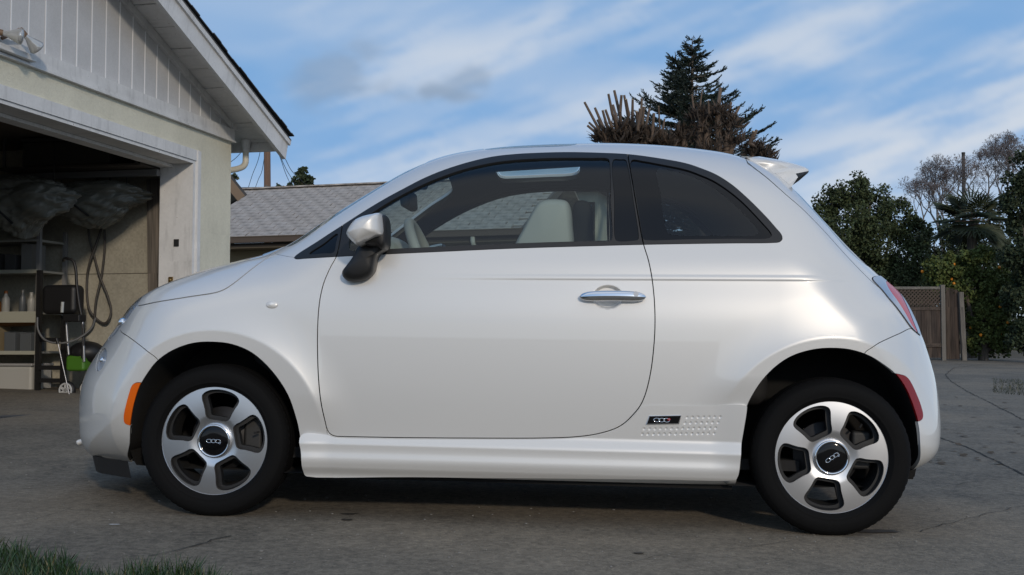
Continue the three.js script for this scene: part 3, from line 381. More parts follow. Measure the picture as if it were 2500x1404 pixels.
    for (const [x0, y0, x1, y1, w = 1] of stubs) { const dz = rr(-.5, .5), a = at(x1, y1, D + dz).sub(o), b = at(x0, y0, D + dz * 1.4).sub(o), h = hb.reduce((m, q) => q[0].distanceTo(a) < m[0].distanceTo(a) ? q : m)[0]; const st = part('stub', [...limb(h, a, thick * 1.25 * w, thick * w, .05, 7), bar(a, b, thick * w, thick * .78 * w, 8)], barkTan, t); part('cut_end', bar(b, b.clone().add(b.clone().sub(a).normalize().multiplyScalar(.004)), thick * .74 * w, thick * .74 * w, 8), mat([.42, .34, .23], .9), st); }
    for (let i = 0; i < twigs; i++) { const [h, R] = hb[Math.floor(rnd() * hb.length)], d = randDir(); d.y = Math.abs(d.y) * .9 - .15; const p = h.clone().addScaledVector(d, R * Math.pow(rnd(), .45)), dir = d.clone().add(V(0, .6, 0)).add(randDir().multiplyScalar(.8)); L.push([p, rr(.10, .36), dir, tint([.062, .046, .035], .5), rr(.015, .05)]); }
    part('dry_shoots', leafGeo(L), dryM, t);
    const wh = []; for (let i = 0; i < 26; i++) { const [h, R] = hb[Math.floor(rnd() * hb.length)], d = randDir(); d.y = Math.abs(d.y); const a = h.clone().addScaledVector(d, R * .5), b = h.clone().addScaledVector(d.add(V(rr(-.3, .3), .3, 0)).normalize(), R * rr(1.1, 1.75)); wh.push(bar(a, b, .006, .0025, 4)); } part('whip_shoots', wh, barkTan, t);
  }
  const c6 = a => a.map(([x0, y0, x1, y1, w]) => [1380 + x0 / 3.509, 60 + y0 / 3.509, 1380 + x1 / 3.509, 60 + y1 / 3.509, w]);
  pollard('pollarded_tree', 'pollarded tree with bare upright stubs cut short beside the cedar', 24, 1530, c6([[165, 665, 290, 900], [255, 715, 330, 890, 1.1], [320, 735, 360, 880], [345, 730, 395, 870], [370, 595, 405, 770], [420, 565, 465, 760, 1.1], [410, 690, 440, 800], [482, 605, 470, 750, 1.1], [505, 605, 540, 800], [578, 640, 575, 800], [612, 745, 620, 850], [655, 635, 650, 840], [675, 705, 660, 850], [722, 720, 690, 880], [205, 840, 300, 930], [190, 865, 290, 950], [760, 760, 740, 1000, 1.2], [275, 815, 330, 920], [640, 720, 620, 900], [520, 640, 545, 780]]), [[1475, 338, 30], [1510, 328, 42], [1550, 332, 40], [1580, 338, 34], [1520, 352, 55], [1615, 352, 36]], 1900, .031);
  pollard('pollarded_tree', 'broad cut back tree full of dry brown shoots in front of the cedar', 25, 1730, c6([[1330, 545, 1312, 690, 1.3], [1420, 670, 1395, 790], [1490, 708, 1440, 800], [1085, 600, 1100, 720, .6], [1175, 560, 1150, 720, .5], [980, 830, 950, 980, 1.0], [1640, 905, 1590, 1010, 1.1], [1615, 915, 1580, 1020], [850, 810, 830, 960, .7], [1225, 650, 1230, 760, .6], [800, 700, 810, 900, .6]]), [[1712, 285, 42], [1752, 282, 42], [1780, 308, 46], [1725, 325, 60], [1668, 335, 40], [1640, 352, 34], [1790, 350, 52], [1845, 372, 36], [1868, 385, 30], [1730, 375, 70]], 1900, .036);
  // leafless tree
  function bareTree(label, D, footX, tops, ny) {
    const f = at(footX, 860, D), t = thing('bare_tree', label, 'tree', V(f.x, GY(f.x, f.z), f.z)), o = t.position, B = [], Tw = [];
    const grow = (p, d, len, r, lv) => { const e = p.clone().addScaledVector(d, len); if (r > .008) B.push(bar(p, e, r, r * .72, r > .03 ? 6 : 4)); else Tw.push([p.clone().lerp(e, .5), len, d, tint([.16, .135, .128], .25), .02]); if (lv <= 0) return; const n = lv > 3 ? 2 + (rnd() < .35) : 3; for (let i = 0; i < n; i++) { const nd = d.clone().add(randDir().multiplyScalar(lv > 4 ? .55 : .75)).add(V(0, .10, 0)).normalize(); grow(e, nd, len * rr(.66, .86), r * .66, lv - 1); } };
    for (const [x, y, ln, r, lv] of tops) { const s = at(x, y, D).sub(o), d = V(rr(-.25, .25), 1, rr(-.3, .3)).normalize(); B.push(...limb(V(0, -.1, 0), s, r * 1.5, r, .2, 6)); grow(s, d, ln, r, lv); grow(s, V(-.45 + rr(-.2, .2), .8, rr(-.4, .4)).normalize(), ln * .85, r * .8, lv - 1); }
    part('trunk', B, barkGrey, t); part('twigs', leafGeo(Tw), dryM, t);
  }
  bareTree('leafless grey tree with fine twigs rising beside the far utility pole', 42, 2330, [[2290, 550, .62, .05, 8], [2340, 545, .66, .045, 8], [2250, 565, .52, .04, 8], [2310, 560, .6, .04, 8]]);
  bareTree('leafless tree with a haze of thin twigs behind the tall dark evergreen', 43, 2460, [[2410, 500, .58, .04, 8], [2470, 490, .62, .045, 8], [2520, 490, .6, .04, 8], [2440, 520, .58, .04, 8]]);
  // fan palm
  { const D = 28.5, f = at(2375, 860, D), t = thing('fan_palm', 'fan palm with dark green pleated leaves over the citrus hedge', 'palm', V(f.x, GY(f.x, f.z), f.z)), o = t.position, c = at(2375, 540, D).sub(o), pm = [mat([.030, .044, .019], .65), mat([.044, .056, .024], .65)];
    part('trunk', limb(V(0, -.1, 0), c, .13, .11, .05, 9), bark, t);
    for (let i = 0; i < 34; i++) { const a = i * 2.399, el = rr(-.9, 1.3), d = V(Math.cos(a) * Math.cos(el), Math.sin(el), Math.sin(a) * Math.cos(el)), st = c.clone().addScaledVector(d, rr(.3, .6)), up = V(0, 1, 0).addScaledVector(d, -d.y).normalize(), sd = V().crossVectors(d, up).normalize(), P = [], n = 17, R = rr(.45, .7), nn = V().crossVectors(sd, d);
      for (let k = 0; k < n; k++) { const t0 = (-1 + 2 * k / n) * 1.9, t1 = (-1 + 2 * (k + .8) / n) * 1.9, tm = (t0 + t1) / 2, dir = q => d.clone().multiplyScalar(Math.cos(q)).addScaledVector(sd, Math.sin(q)), A = st.clone().addScaledVector(dir(t0), R * .45), B2 = st.clone().addScaledVector(dir(t1), R * .45), M_ = st.clone().addScaledVector(dir(tm), R * .5).addScaledVector(nn, .03), tp = st.clone().addScaledVector(dir(tm), R * rr(.9, 1.1)).add(V(0, -.08 * R, 0)); for (const v of [st, A, M_, st, M_, B2, A, tp, M_, M_, tp, B2]) P.push(v.x, v.y, v.z); }
      const g = new THREE.BufferGeometry(); g.setAttribute('position', new THREE.Float32BufferAttribute(P, 3)); g.computeVertexNormals(); const lf = part('frond', g, pm[i % 2], t); part('stalk', bar(c, st, .014, .009, 5), barkTan, lf); } }
  // gate with lattice, posts and fence boards
  { const z = -26.2, wood = [mat([1, 1, 1], .95, { map: woodTex([.055, .040, .032], .8, 128) }), mat([1, 1, 1], .95, { map: woodTex([.068, .052, .042], .8, 128) }), mat([1, 1, 1], .95, { map: woodTex([.045, .034, .028], .8, 128) })], grey = mat([1, 1, 1], .95, { map: woodTex([.15, .14, .125], .7, 128) });
    const X = px => at(px, 800, 26.2).x, Y = py => at(2250, py, 26.2).y, gx0 = X(2140), gx1 = X(2296), g0 = GY(gx1, z);
    const gt = thing('wooden_gate', 'dark plank gate with a lattice top and grey post behind the car', 'gate', V(gx0, g0, z)), lx = x => x - gx0, ly = y => y - g0;
    const wpx = lx(gx1), yt = ly(Y(700)), ym = ly(Y(750)), yb = .06;
    part('top_rail', rbx(0, wpx, yt - .06, yt, -.03, .03, .006), grey, gt); part('middle_rail', rbx(0, wpx, ym - .07, ym, -.03, .03, .006), wood[1], gt); part('bottom_rail', rbx(0, wpx, .30, .38, .02, .045, .005), wood[1], gt);
    const hl = yt - .06 - ym, sp = .085; const inR = (x0, y0, dx) => { let a = 0, b = hl; const xa = x0 + dx * a, xb = x0 + dx * b; return [xa, xb]; };
    for (let q = -hl; q < wpx; q += sp) for (const dx of [1, -1]) { let xa = dx > 0 ? q : q + hl, ya = ym, xb = dx > 0 ? q + hl : q, yb2 = ym + hl; const cl = (x, y, X0, Y0) => { if (x < 0) { y += (0 - x) * (Y0 - y) / (X0 - x); x = 0; } if (x > wpx) { y += (wpx - x) * (Y0 - y) / (X0 - x); x = wpx; } return [x, y]; }; const [a1, b1] = cl(xa, ya, xb, yb2), [a2, b2] = cl(xb, yb2, a1, b1); const L = Math.hypot(a2 - a1, b2 - b1); if (L < .03) continue; const g = bx(0, L, -.016, .016, -.004, .004); g.rotateZ(Math.atan2(b2 - b1, a2 - a1)); part('lattice_slat', T(g, a1, b1, dx > 0 ? .006 : -.006), wood[1], gt); }
    let i = 0; for (let x = .002; x < wpx - .05; x += .112, i++) part('gate_board', bx(x, Math.min(wpx, x + .107), yb, ym - .072, -.012 + rr(-.003, .003), .012), wood[i % 3], gt);
    part('gate_post', rbx(wpx + .01, wpx + .105, -.1, yt + .04, -.05, .05, .008), grey, gt);
    const fx0 = X(2312), fn = thing('board_fence', 'short run of weathered fence boards with a split grey end post', 'fence', V(fx0, GY(fx0, z - .3), z - .3)), fw = X(2358) - fx0; let j = 0; for (let x = 0; x < fw - .05; x += .098, j++) part('fence_board', bx(x, x + .093, .02, Y(703) - fn.position.y + rr(-.04, .03), -.01 + rr(-.004, .004), .012), wood[j % 3], fn);
    part('fence_rail', bx(0, fw, .35, .43, -.05, -.0145), wood[0], fn);
    const pg = bx(fw - .01, fw + .09, -.05, Y(712) - fn.position.y, .02, .11), pp = pg.attributes.position; for (let q = 0; q < pp.count; q++) if (pp.getY(q) > .5) pp.setX(q, pp.getX(q) - .05); part('end_post', pg, grey, fn); }
  // utility poles and wires
  { const pw = mat([1, 1, 1], .95, { map: woodTex([.16, .10, .07], .6, 128) });
    const D = 34, f = at(655, 860, D), p = thing('utility_pole', 'brown wooden utility pole rising behind the shingle roof', 'utility pole', V(f.x, GY(f.x, f.z), f.z)), top = at(652, 345, D).sub(p.position); part('shaft', bar(V(0, -.2, 0), top, .115, .095, 14), pw, p); const y1 = at(650, 457, D).sub(p.position).y; part('bracket', [bx(-.12, .02, y1 - .015, y1 + .015, -.02, .14), bar(V(-.1, y1 - .05, .1), V(-.1, y1 + .05, .1), .02)], mat([.1, .1, .1], .6), p);
    const D2 = 52, f2 = at(2357, 860, D2), p2 = thing('utility_pole', 'thin dark utility pole among the leafless trees', 'utility pole', V(f2.x, GY(f2.x, f2.z), f2.z)); part('shaft', bar(V(0, -.2, 0), at(2352, 375, D2).sub(p2.position), .10, .075, 12), mat([.05, .045, .04], .95), p2); part('pole_cap', bar(at(2352, 375, D2).sub(p2.position), at(2352, 372, D2).sub(p2.position), .085, .08, 12), mat([.04, .04, .04], .9), p2);
    const wm = mat([.025, .025, .028], .7); const wire = (lab, pts, r) => { const w = part('overhead_wire', tube(pts.map(q => at(q[0], q[1], q[2])), r, 40, 5), wm, scene); tag(w, lab, 'wire', 'wires strung from the pole behind the shingle roof'); };
    const tW = 'thin dark wire running to the pole behind the shingle roof';
    wire(tW, [[658, 300, 33.8], [690, 395, 37], [716, 440, 40], [742, 470, 42]], .010); wire(tW, [[658, 285, 33.8], [700, 395, 37], [724, 430, 40], [760, 462, 42]], .010); wire(tW, [[658, 320, 33.8], [684, 385, 37], [700, 430, 40], [722, 475, 42]], .010);
    wire(tW, [[650, 457, 33.9], [620, 457.5, 30], [590, 458, 27], [545, 458, 24]], .008); wire(tW, [[650, 250, 33.9], [634, 375, 36], [615, 430, 38], [598, 485, 40]], .009); wire(tW, [[650, 350, 33.9], [640, 415, 36], [630, 440, 38], [612, 490, 40]], .009); wire(tW, [[650, 280, 33.9], [590, 370, 30], [550, 405, 26]], .009); }
  // grass at the near edge, and a tuft strip on the far right
  function grass(name, label, n, pick, h0, h1, base) {
    const P = []; const seg = 4; for (let k = 0; k < seg; k++) { const a = k / seg, b = (k + 1) / seg, w = t => .5 * (1 - t * t), xo = t => t * t * .45; P.push(-w(a), a, xo(a), w(a), a, xo(a), w(b), b, xo(b), -w(a), a, xo(a), w(b), b, xo(b), -w(b), b, xo(b)); }
    const g = new THREE.BufferGeometry(); g.setAttribute('position', new THREE.Float32BufferAttribute(P, 3)); g.computeVertexNormals();
    const im = new THREE.InstancedMesh(g, mat([1, 1, 1], .5), n), m = new THREE.Matrix4(), e = new THREE.Euler(), q = new THREE.Quaternion(), cl = new THREE.Color();
    for (let i = 0; i < n; i++) { const p = pick(), h = rr(h0, h1); e.set(rr(-.35, .55), rr(0, 6.28), rr(-.35, .35), 'YXZ'); q.setFromEuler(e); m.compose(p, q, V(rr(.003, .0058), h, h)); im.setMatrixAt(i, m); const dry = rnd() < .05, c = dry ? [.16, .14, .06] : tint(base, .45); im.setColorAt(i, cl.setRGB(c[0], c[1], c[2])); }
    im.name = numbered(name); scene.add(im); tag(im, label, 'grass', null, 'stuff');
  }
  const edge = x => 1352 + (x < 300 ? 66 * ss(0, 280, x) : 66 - 24 * ss(290, 400, x) + 60 * ss(420, 600, x)) + 14 * (fbm(x * .02, 3, 3) - .5) * 2;
  const soil = struct('soil_bed', sheet(-3, -.55, -3.55, -1.5, 24, 20, .006, (x, z) => -.03 * ss(-3.3, -3.6, z) - .03 * ss(-.95, -.6, x)), mat([.030, .028, .018], 1));
  grass('lawn_grass', 'lush dark green grass at the near edge of the driveway', 9000, () => { for (;;) { const x = rr(-120, 620), y = rr(1340, 1640); if (y < edge(x)) continue; const p = onGround(x, y); p.y = GY(p.x, p.z); return p; } }, .03, .078, [.020, .046, .011]);
  grass('weed_strip', 'low dark weeds along the far driveway edge by the citrus hedge', 1200, () => { const x = rr(2425, 2560), y = rr(925, 962) + (x - 2425) * .05, p = onGround(x, y); p.y = GY(p.x, p.z); return p; }, .02, .055, [.025, .032, .014]);
}
// ---------------------------------------------------------------- the car
// Car frame: origin on the ground under the front axle, x to the tail, y up, z towards its left side
const CAR = (() => {
  const n = V(.019, 1, .0228).normalize(), yaw = .06941826;
  const ax = V(Math.cos(yaw), 0, Math.sin(yaw)); ax.addScaledVector(n, -ax.dot(n)).normalize();
  const az = V().crossVectors(ax, n), o = V(-1.07988, -.63311 + CAMY, -5.21539);
  const m = new THREE.Matrix4().makeBasis(ax, n, az).setPosition(o);
  return { m, inv: m.clone().invert() };
})();
const camL = camera.position.clone().applyMatrix4(CAR.inv);
const rayL = (px, py) => rayDir(px, py).transformDirection(CAR.inv);
const onPlaneL = (px, py, z) => { const d = rayL(px, py), t = (z - camL.z) / d.z; return V(camL.x + d.x * t, camL.y + d.y * t, z); };

// body as an implicit surface: side outline (centre line), rounded against the half width
const OUT = [[-.601, .132], [-.704, .153], [-.754, .226], [-.762, .319], [-.758, .421], [-.734, .509], [-.688, .587], [-.628, .665], [-.563, .746], [-.483, .826], [-.376, .900], [-.222, .962], [-.065, 1.006], [.045, 1.035], [.153, 1.088], [.304, 1.189], [.487, 1.303], [.645, 1.394], [.802, 1.455], [1.002, 1.491], [1.201, 1.507], [1.4, 1.513], [1.599, 1.51], [1.799, 1.497], [2.0, 1.467], [2.137, 1.413], [2.251, 1.322], [2.351, 1.219], [2.457, 1.108], [2.56, 1.010], [2.665, .915], [2.725, .795], [2.771, .676], [2.805, .555], [2.812, .438], [2.806, .345], [2.792, .294], [2.748, .25], [2.6, .2], [2.0, .165], [1.2, .15], [.3, .15], [-.2, .15]];
function crom(P, n = 8, closed = true) {
  const N = P.length, out = [], D = (a, b) => Math.sqrt(Math.max(1e-6, Math.hypot(a[0] - b[0], a[1] - b[1])));
  const get = i => closed ? P[(i + N) % N] : i < 0 ? [2 * P[0][0] - P[1][0], 2 * P[0][1] - P[1][1]] : i >= N ? [2 * P[N - 1][0] - P[N - 2][0], 2 * P[N - 1][1] - P[N - 2][1]] : P[i];
  for (let i = 0; i < (closed ? N : N - 1); i++) {
    const p = [get(i - 1), get(i), get(i + 1), get(i + 2)], t = [0]; for (let k = 0; k < 3; k++) t.push(t[k] + D(p[k], p[k + 1]));
    for (let k = 0; k < n; k++) {
      const s = t[1] + (t[2] - t[1]) * k / n, L = (a, b, ta, tb) => [0, 1].map(q => ((tb - s) * a[q] + (s - ta) * b[q]) / (tb - ta));
      const A = L(p[0], p[1], t[0], t[1]), B = L(p[1], p[2], t[1], t[2]), C = L(p[2], p[3], t[2], t[3]);
      out.push(L(L(A, B, t[0], t[2]), L(B, C, t[1], t[3]), t[1], t[2]));
    }
  }
  if (!closed) out.push(P[N - 1]);
  return out;
}
function polyDist(poly, x, y) { // signed, positive inside
  let d = 1e9, ins = false;
  for (let i = 0, j = poly.length - 1; i < poly.length; j = i++) {
    const ax = poly[j][0], ay = poly[j][1], ex = poly[i][0] - ax, ey = poly[i][1] - ay, wx = x - ax, wy = y - ay;
    const t = Math.min(1, Math.max(0, (wx * ex + wy * ey) / (ex * ex + ey * ey + 1e-18))), qx = wx - t * ex, qy = wy - t * ey, q = qx * qx + qy * qy;
    if (q < d) d = q;
    if ((ay > y) !== (poly[i][1] > y) && x < ex * (y - ay) / ey + ax) ins = !ins;
  }
  return ins ? Math.sqrt(d) : -Math.sqrt(d);
}
const GX0 = -1.1, GY0 = -.2, GS = .01, GNX = 430, GNY = 210, SG = new Float32Array(GNX * GNY);
{ const poly = crom(OUT, 8); for (let i = 0; i < GNX; i++) for (let j = 0; j < GNY; j++) SG[i * GNY + j] = -polyDist(poly, GX0 + i * GS, GY0 + j * GS); }
function outline(x, y) { // bicubic lookup of the outline's signed distance
  const u = Math.min(GNX - 4, Math.max(1.001, (x - GX0) / GS)), v = Math.min(GNY - 4, Math.max(1.001, (y - GY0) / GS)), i = Math.floor(u), j = Math.floor(v), a = u - i, b = v - j;
  const w = t => [(-t + 2 * t * t - t * t * t) / 2, (2 - 5 * t * t + 3 * t * t * t) / 2, (t + 4 * t * t - 3 * t * t * t) / 2, (t * t * t - t * t) / 2];
  const wa = w(a), wb = w(b); let s = 0;
  for (let p = 0; p < 4; p++) { const o = (i + p - 1) * GNY + j - 1; s += wa[p] * (wb[0] * SG[o] + wb[1] * SG[o + 1] + wb[2] * SG[o + 2] + wb[3] * SG[o + 3]); }
  return s;
}
function spline(X, Y) {
  const n = X.length, M = new Array(n).fill(0), c = new Array(n).fill(0), d = new Array(n).fill(0);
  for (let i = 1; i < n - 1; i++) { const h0 = X[i] - X[i - 1], h1 = X[i + 1] - X[i], den = 2 * (h0 + h1) - h0 * c[i - 1]; c[i] = h1 / den; d[i] = (6 * ((Y[i + 1] - Y[i]) / h1 - (Y[i] - Y[i - 1]) / h0) - h0 * d[i - 1]) / den; }
  for (let i = n - 2; i > 0; i--) M[i] = d[i] - c[i] * M[i + 1];
  return x => { x = Math.min(X[n - 1], Math.max(X[0], x)); let i = 0; while (i < n - 2 && x > X[i + 1]) i++; const h = X[i + 1] - X[i], a = (X[i + 1] - x) / h, b = (x - X[i]) / h; return a * Y[i] + b * Y[i + 1] + ((a * a * a - a) * M[i] + (b * b * b - b) * M[i + 1]) * h * h / 6; };
}
const sideW = spline([.1, .2, .3, .45, .6, .72, .80, .86, .915, .96, 1.0, 1.05, 1.1, 1.2, 1.3, 1.4, 1.5, 1.6], [.755, .768, .782, .799, .8065, .806, .8005, .790, .7775, .7675, .755, .735, .715, .677, .634, .584, .525, .46]);
const HAND = onPlaneL(1484, 725, .795);
function halfWidth(x, y) {
  let w = sideW(y);
  const pf = Math.max(0, -.05 - x) / .6, pr = Math.max(0, x - 2.1) / .6;
  w -= .085 * pf * pf + .075 * pr * pr + .05 * ss(1.6, 2.4, x) * ss(1.0, 1.4, y);
  for (const [cx, cy, R] of [[.005, .285, .375], [2.302, .285, .392]]) { // flared arches: a shoulder that drops to a flat lip
    const r = Math.hypot(x - cx, y - cy); if (r < R + .2) { const q = R + .046; const f1 = 1 - .16 * (q - r) / .046, f2 = Math.pow(Math.min(1.2, Math.max(0, 1 - (r - q) / .15)), 2.2), bl = ss(q - .011, q + .011, r); w += .019 * (f1 * (1 - bl) + f2 * bl - .02 * 4 * bl * (1 - bl)) * (cx > 1 ? (x < cx ? ss(.43, .58, y) : ss(.10, .3, y)) : (x > cx ? ss(.30, .48, y) : ss(.12, .3, y))); }
  }
  const yc = .921 + .012 * (x - .88), b = (y - yc) / .0085; // raised bead along the flank
  w += .0034 * Math.exp(-b * b * b * b) * ss(.55, 1.5, x) * ss(2.5, 2.1, x);
  const hx = (x - HAND.x) / .056, hy = (y - HAND.y) / .044, hr = hx * hx + hy * hy; // finger recess behind the door handle
  if (hr < 1) w -= .026 * ss(0, .35, 1 - hr);
  return w;
}
function bodyF(x, y, z) {
  z = Math.abs(z); const zz = z * z;
  const y2 = y + zz * (.11 + .05 * ss(.2, 1.0, x)) * ss(.7, .95, y);
  const x2 = x - .24 * (1 - ss(.1, 1.2, x)) * zz + .18 * ss(1.5, 2.5, x) * zz;
  const a = outline(x2, y2), b = (z - halfWidth(x, y)) * .95;
  let k = .2 + .28 * (1 - ss(-.65, -.1, x)) * (1 - ss(.7, .9, y)) + .16 * ss(2.2, 2.7, x);
  k *= 1 - .6 * ss(.1, .3, x) * (1 - ss(.25, .6, y));
  const h = Math.max(k - Math.abs(a - b), 0) / k;
  return Math.max(a, b) + h * h * k * .25;
}
function bodyN(p) { const e = .0015, g = V(bodyF(p.x + e, p.y, p.z) - bodyF(p.x - e, p.y, p.z), bodyF(p.x, p.y + e, p.z) - bodyF(p.x, p.y - e, p.z), bodyF(p.x, p.y, p.z + e) - bodyF(p.x, p.y, p.z - e)); return g.normalize(); }
function bodyHit(px, py) { // where the sight line of a pixel meets the body (or passes closest)
  const d = rayL(px, py); let t = (camL.z - .95) / -d.z, best = 1e9, bp = null;
  for (let i = 0; i < 400 && t < 7; i++) { const p = V(camL.x + d.x * t, camL.y + d.y * t, camL.z + d.z * t), f = bodyF(p.x, p.y, p.z); if (f < best) { best = f; bp = p; } if (f < .0003) break; t += Math.max(.0006, f * .6); }
  return bp;
}
function bodyZ(x, y) { let a = .2, b = 1.0; for (let i = 0; i < 30; i++) { const m = (a + b) / 2; if (bodyF(x, y, m) < 0) a = m; else b = m; } return (a + b) / 2; }

// a soup of vertices whose triangles are split along the shut lines
const SP = [], SN = [];
function addV(p, n) { SP.push(p.x, p.y, p.z); SN.push(n.x, n.y, n.z); return SP.length / 3 - 1; }
function lerpV(a, b, t) { const q = [0, 1, 2].map(k => SP[3 * a + k] + (SP[3 * b + k] - SP[3 * a + k]) * t), m = V(...[0, 1, 2].map(k => SN[3 * a + k] + (SN[3 * b + k] - SN[3 * a + k]) * t)).normalize(); SP.push(...q); SN.push(m.x, m.y, m.z); return SP.length / 3 - 1; }
function clipMesh(mesh, val, iso, sgn) { // keep where sgn * (val - iso) > 0
  const out = { t: [], s: [] }, cut = new Map(), f = i => sgn * (val(i) - iso);
  const cv = (a, b) => { const k = a < b ? a * 4194304 + b : b * 4194304 + a; let v = cut.get(k); if (v === undefined) { const lo = Math.min(a, b), hi = Math.max(a, b), fl = f(lo), fh = f(hi); v = lerpV(lo, hi, fl / (fl - fh)); cut.set(k, v); } return v; };
  const t = mesh.t;
  for (let i = 0; i < t.length; i += 3) {
    const a = t[i], b = t[i + 1], c = t[i + 2], A = f(a) > 0, B = f(b) > 0, C = f(c) > 0, n = A + B + C;
    if (n === 3) out.t.push(a, b, c);
    else if (n === 1) { const [p, q, r] = A ? [a, b, c] : B ? [b, c, a] : [c, a, b]; const u = cv(p, q), v = cv(p, r); out.t.push(p, u, v); out.s.push(u, v); }
    else if (n === 2) { const [p, q, r] = !A ? [a, b, c] : !B ? [b, c, a] : [c, a, b]; const u = cv(p, q), v = cv(p, r); out.t.push(u, q, r, u, r, v); out.s.push(v, u); }
  }
  const s = mesh.s;
  for (let i = 0; i < s.length; i += 2) { const a = s[i], b = s[i + 1], A = f(a) > 0, B = f(b) > 0; if (A && B) out.s.push(a, b); else if (A) out.s.push(a, cv(a, b)); else if (B) out.s.push(cv(a, b), b); }
  return out;
}
function splitMesh(mesh, F, gap = .002) { // [inside, outside]
  const memo = new Map(), val = i => { let v = memo.get(i); if (v === undefined) { v = F(SP[3 * i], SP[3 * i + 1], SP[3 * i + 2]); memo.set(i, v); } return v; };
  return [clipMesh(mesh, val, gap, 1), clipMesh(mesh, val, -gap, -1)];
}
// panels: list of { mesh, inset, wall } -> geometry; both = add the mirror image
function panelGeo(mesh, { inset = 0, wall = .014, both = false, flip = false } = {}) {
  const map = new Map(), P = [], N = [], I = [];
  const v = i => { let k = map.get(i); if (k === undefined) { k = P.length / 3; map.set(i, k); for (let q = 0; q < 3; q++) { P.push(SP[3 * i + q] - SN[3 * i + q] * inset); N.push(SN[3 * i + q]); } } return k; };
  for (let i = 0; i < mesh.t.length; i++) I.push(v(mesh.t[i]));
  if (wall) for (let i = 0; i < mesh.s.length; i += 2) {
    const [a, b] = [mesh.s[i], mesh.s[i + 1]], pa = V(SP[3 * a], SP[3 * a + 1], SP[3 * a + 2]), pb = V(SP[3 * b], SP[3 * b + 1], SP[3 * b + 2]), na = V(SN[3 * a], SN[3 * a + 1], SN[3 * a + 2]), nb = V(SN[3 * b], SN[3 * b + 1], SN[3 * b + 2]);
    const e = pb.clone().sub(pa); if (e.lengthSq() < 1e-12) continue; const w = e.cross(na).normalize().negate();
    // a rolled edge: first a small chamfer with turning normals, then the flange
    const c = .0012, rows = [[pa, na, 0, 0], [pa, w, c, c], [pa, w, c, wall]];
    const k = P.length / 3;
    for (const [, nn, o, dd] of rows) for (const [p, n] of [[pa, na], [pb, nb]]) { const q = p.clone().addScaledVector(n, -inset - dd).addScaledVector(w, o); P.push(q.x, q.y, q.z); const m = nn === na ? n : nn; N.push(m.x, m.y, m.z); }
    for (let r = 0; r < 2; r++) { const o = k + 2 * r; I.push(o, o + 1, o + 3, o, o + 3, o + 2); }
  }
  const make = s => { const g = new THREE.BufferGeometry(); const p = P.slice(), n = N.slice(); if (s < 0) for (let i = 2; i < p.length; i += 3) { p[i] *= -1; n[i] *= -1; } g.setAttribute('position', new THREE.Float32BufferAttribute(p, 3)); g.setAttribute('normal', new THREE.Float32BufferAttribute(n, 3)); const ix = s < 0 ? (() => { const r = []; for (let i = 0; i < I.length; i += 3) r.push(I[i], I[i + 2], I[i + 1]); return r; })() : I; g.setIndex(ix); const uv = new Float32Array(p.length / 3 * 2); for (let i = 0; i < uv.length / 2; i++) { uv[2 * i] = p[3 * i]; uv[2 * i + 1] = p[3 * i + 1]; } g.setAttribute('uv', new THREE.BufferAttribute(uv, 2)); return g; };
  if (both) return mergeGeometries([make(1), make(-1)]);
  return make(flip ? -1 : 1);
}
// the half body, sampled by rays that fan out from a spine
function bodyGrid(nm, nf, angles, level) {
  const xa = -.12, xb = 2.32, y0 = .72, U = [];
  for (let i = 0; i < nf; i++) { const a = Math.PI / 2 * i / nf; U.push([xa, -Math.cos(a), Math.sin(a)]); }
  for (let i = 0; i <= nm; i++) U.push([xa + (xb - xa) * i / nm, 0, 1]);
  for (let i = 1; i <= nf; i++) { const a = Math.PI / 2 * i / nf; U.push([xb, Math.sin(a), Math.cos(a)]); }
  const nv = angles.length, idx = [];
  for (const [ox, dx, dz] of U) for (const ph of angles) {
    const c = Math.cos(ph), s = Math.sin(ph), d = V(dx * c, s, dz * c); let a = .02, b = 1.7;
    let fa = bodyF(ox + d.x * a, y0 + d.y * a, d.z * a) + level, fb = bodyF(ox + d.x * b, y0 + d.y * b, d.z * b) + level, t = a;
    for (let i = 0; i < 40 && b - a > 2e-6; i++) { t = i % 3 === 2 ? (a + b) / 2 : a - fa * (b - a) / (fb - fa); const f = bodyF(ox + d.x * t, y0 + d.y * t, d.z * t) + level; if (Math.abs(f) < 1e-6) break; if (f < 0) { a = t; fa = f; } else { b = t; fb = f; } }
    const p = V(ox + d.x * t, y0 + d.y * t, Math.max(0, d.z * t)); if (dz * c < 1e-6) p.z = 0; idx.push(addV(p, bodyN(p)));
  }
  const m = { t: [], s: [] };
  for (let i = 0; i < U.length - 1; i++) for (let j = 0; j < nv - 1; j++) { const a = idx[i * nv + j], b = idx[(i + 1) * nv + j], c = idx[(i + 1) * nv + j + 1], d = idx[i * nv + j + 1]; m.t.push(a, b, c, a, c, d); }
  return m;
}
const angs = (lo, hi, step, dense) => { const r = []; let a = lo; while (a < hi) { r.push(a * Math.PI / 180); const d = Math.abs(a - 14.3); a += dense && d < 3.2 ? step * .4 : step; } r.push(hi * Math.PI / 180); return r; };
const poly2 = (pts, n = 6) => { const P = crom(pts, n); let x0 = 9, x1 = -9, y0 = 9, y1 = -9; for (const [x, y] of P) { x0 = Math.min(x0, x); x1 = Math.max(x1, x); y0 = Math.min(y0, y); y1 = Math.max(y1, y); } return (x, y) => { const ox = Math.max(x0 - x, x - x1), oy = Math.max(y0 - y, y - y1), o = Math.max(ox, oy); return o > .05 ? -o : polyDist(P, x, y); }; };
const pixPoly = px => poly2(px.map(([a, b]) => { const p = bodyHit(a, b); return [p.x, p.y]; }));
const sideCut = px => { const f = pixPoly(px); return (x, y, z) => f(x, y); };

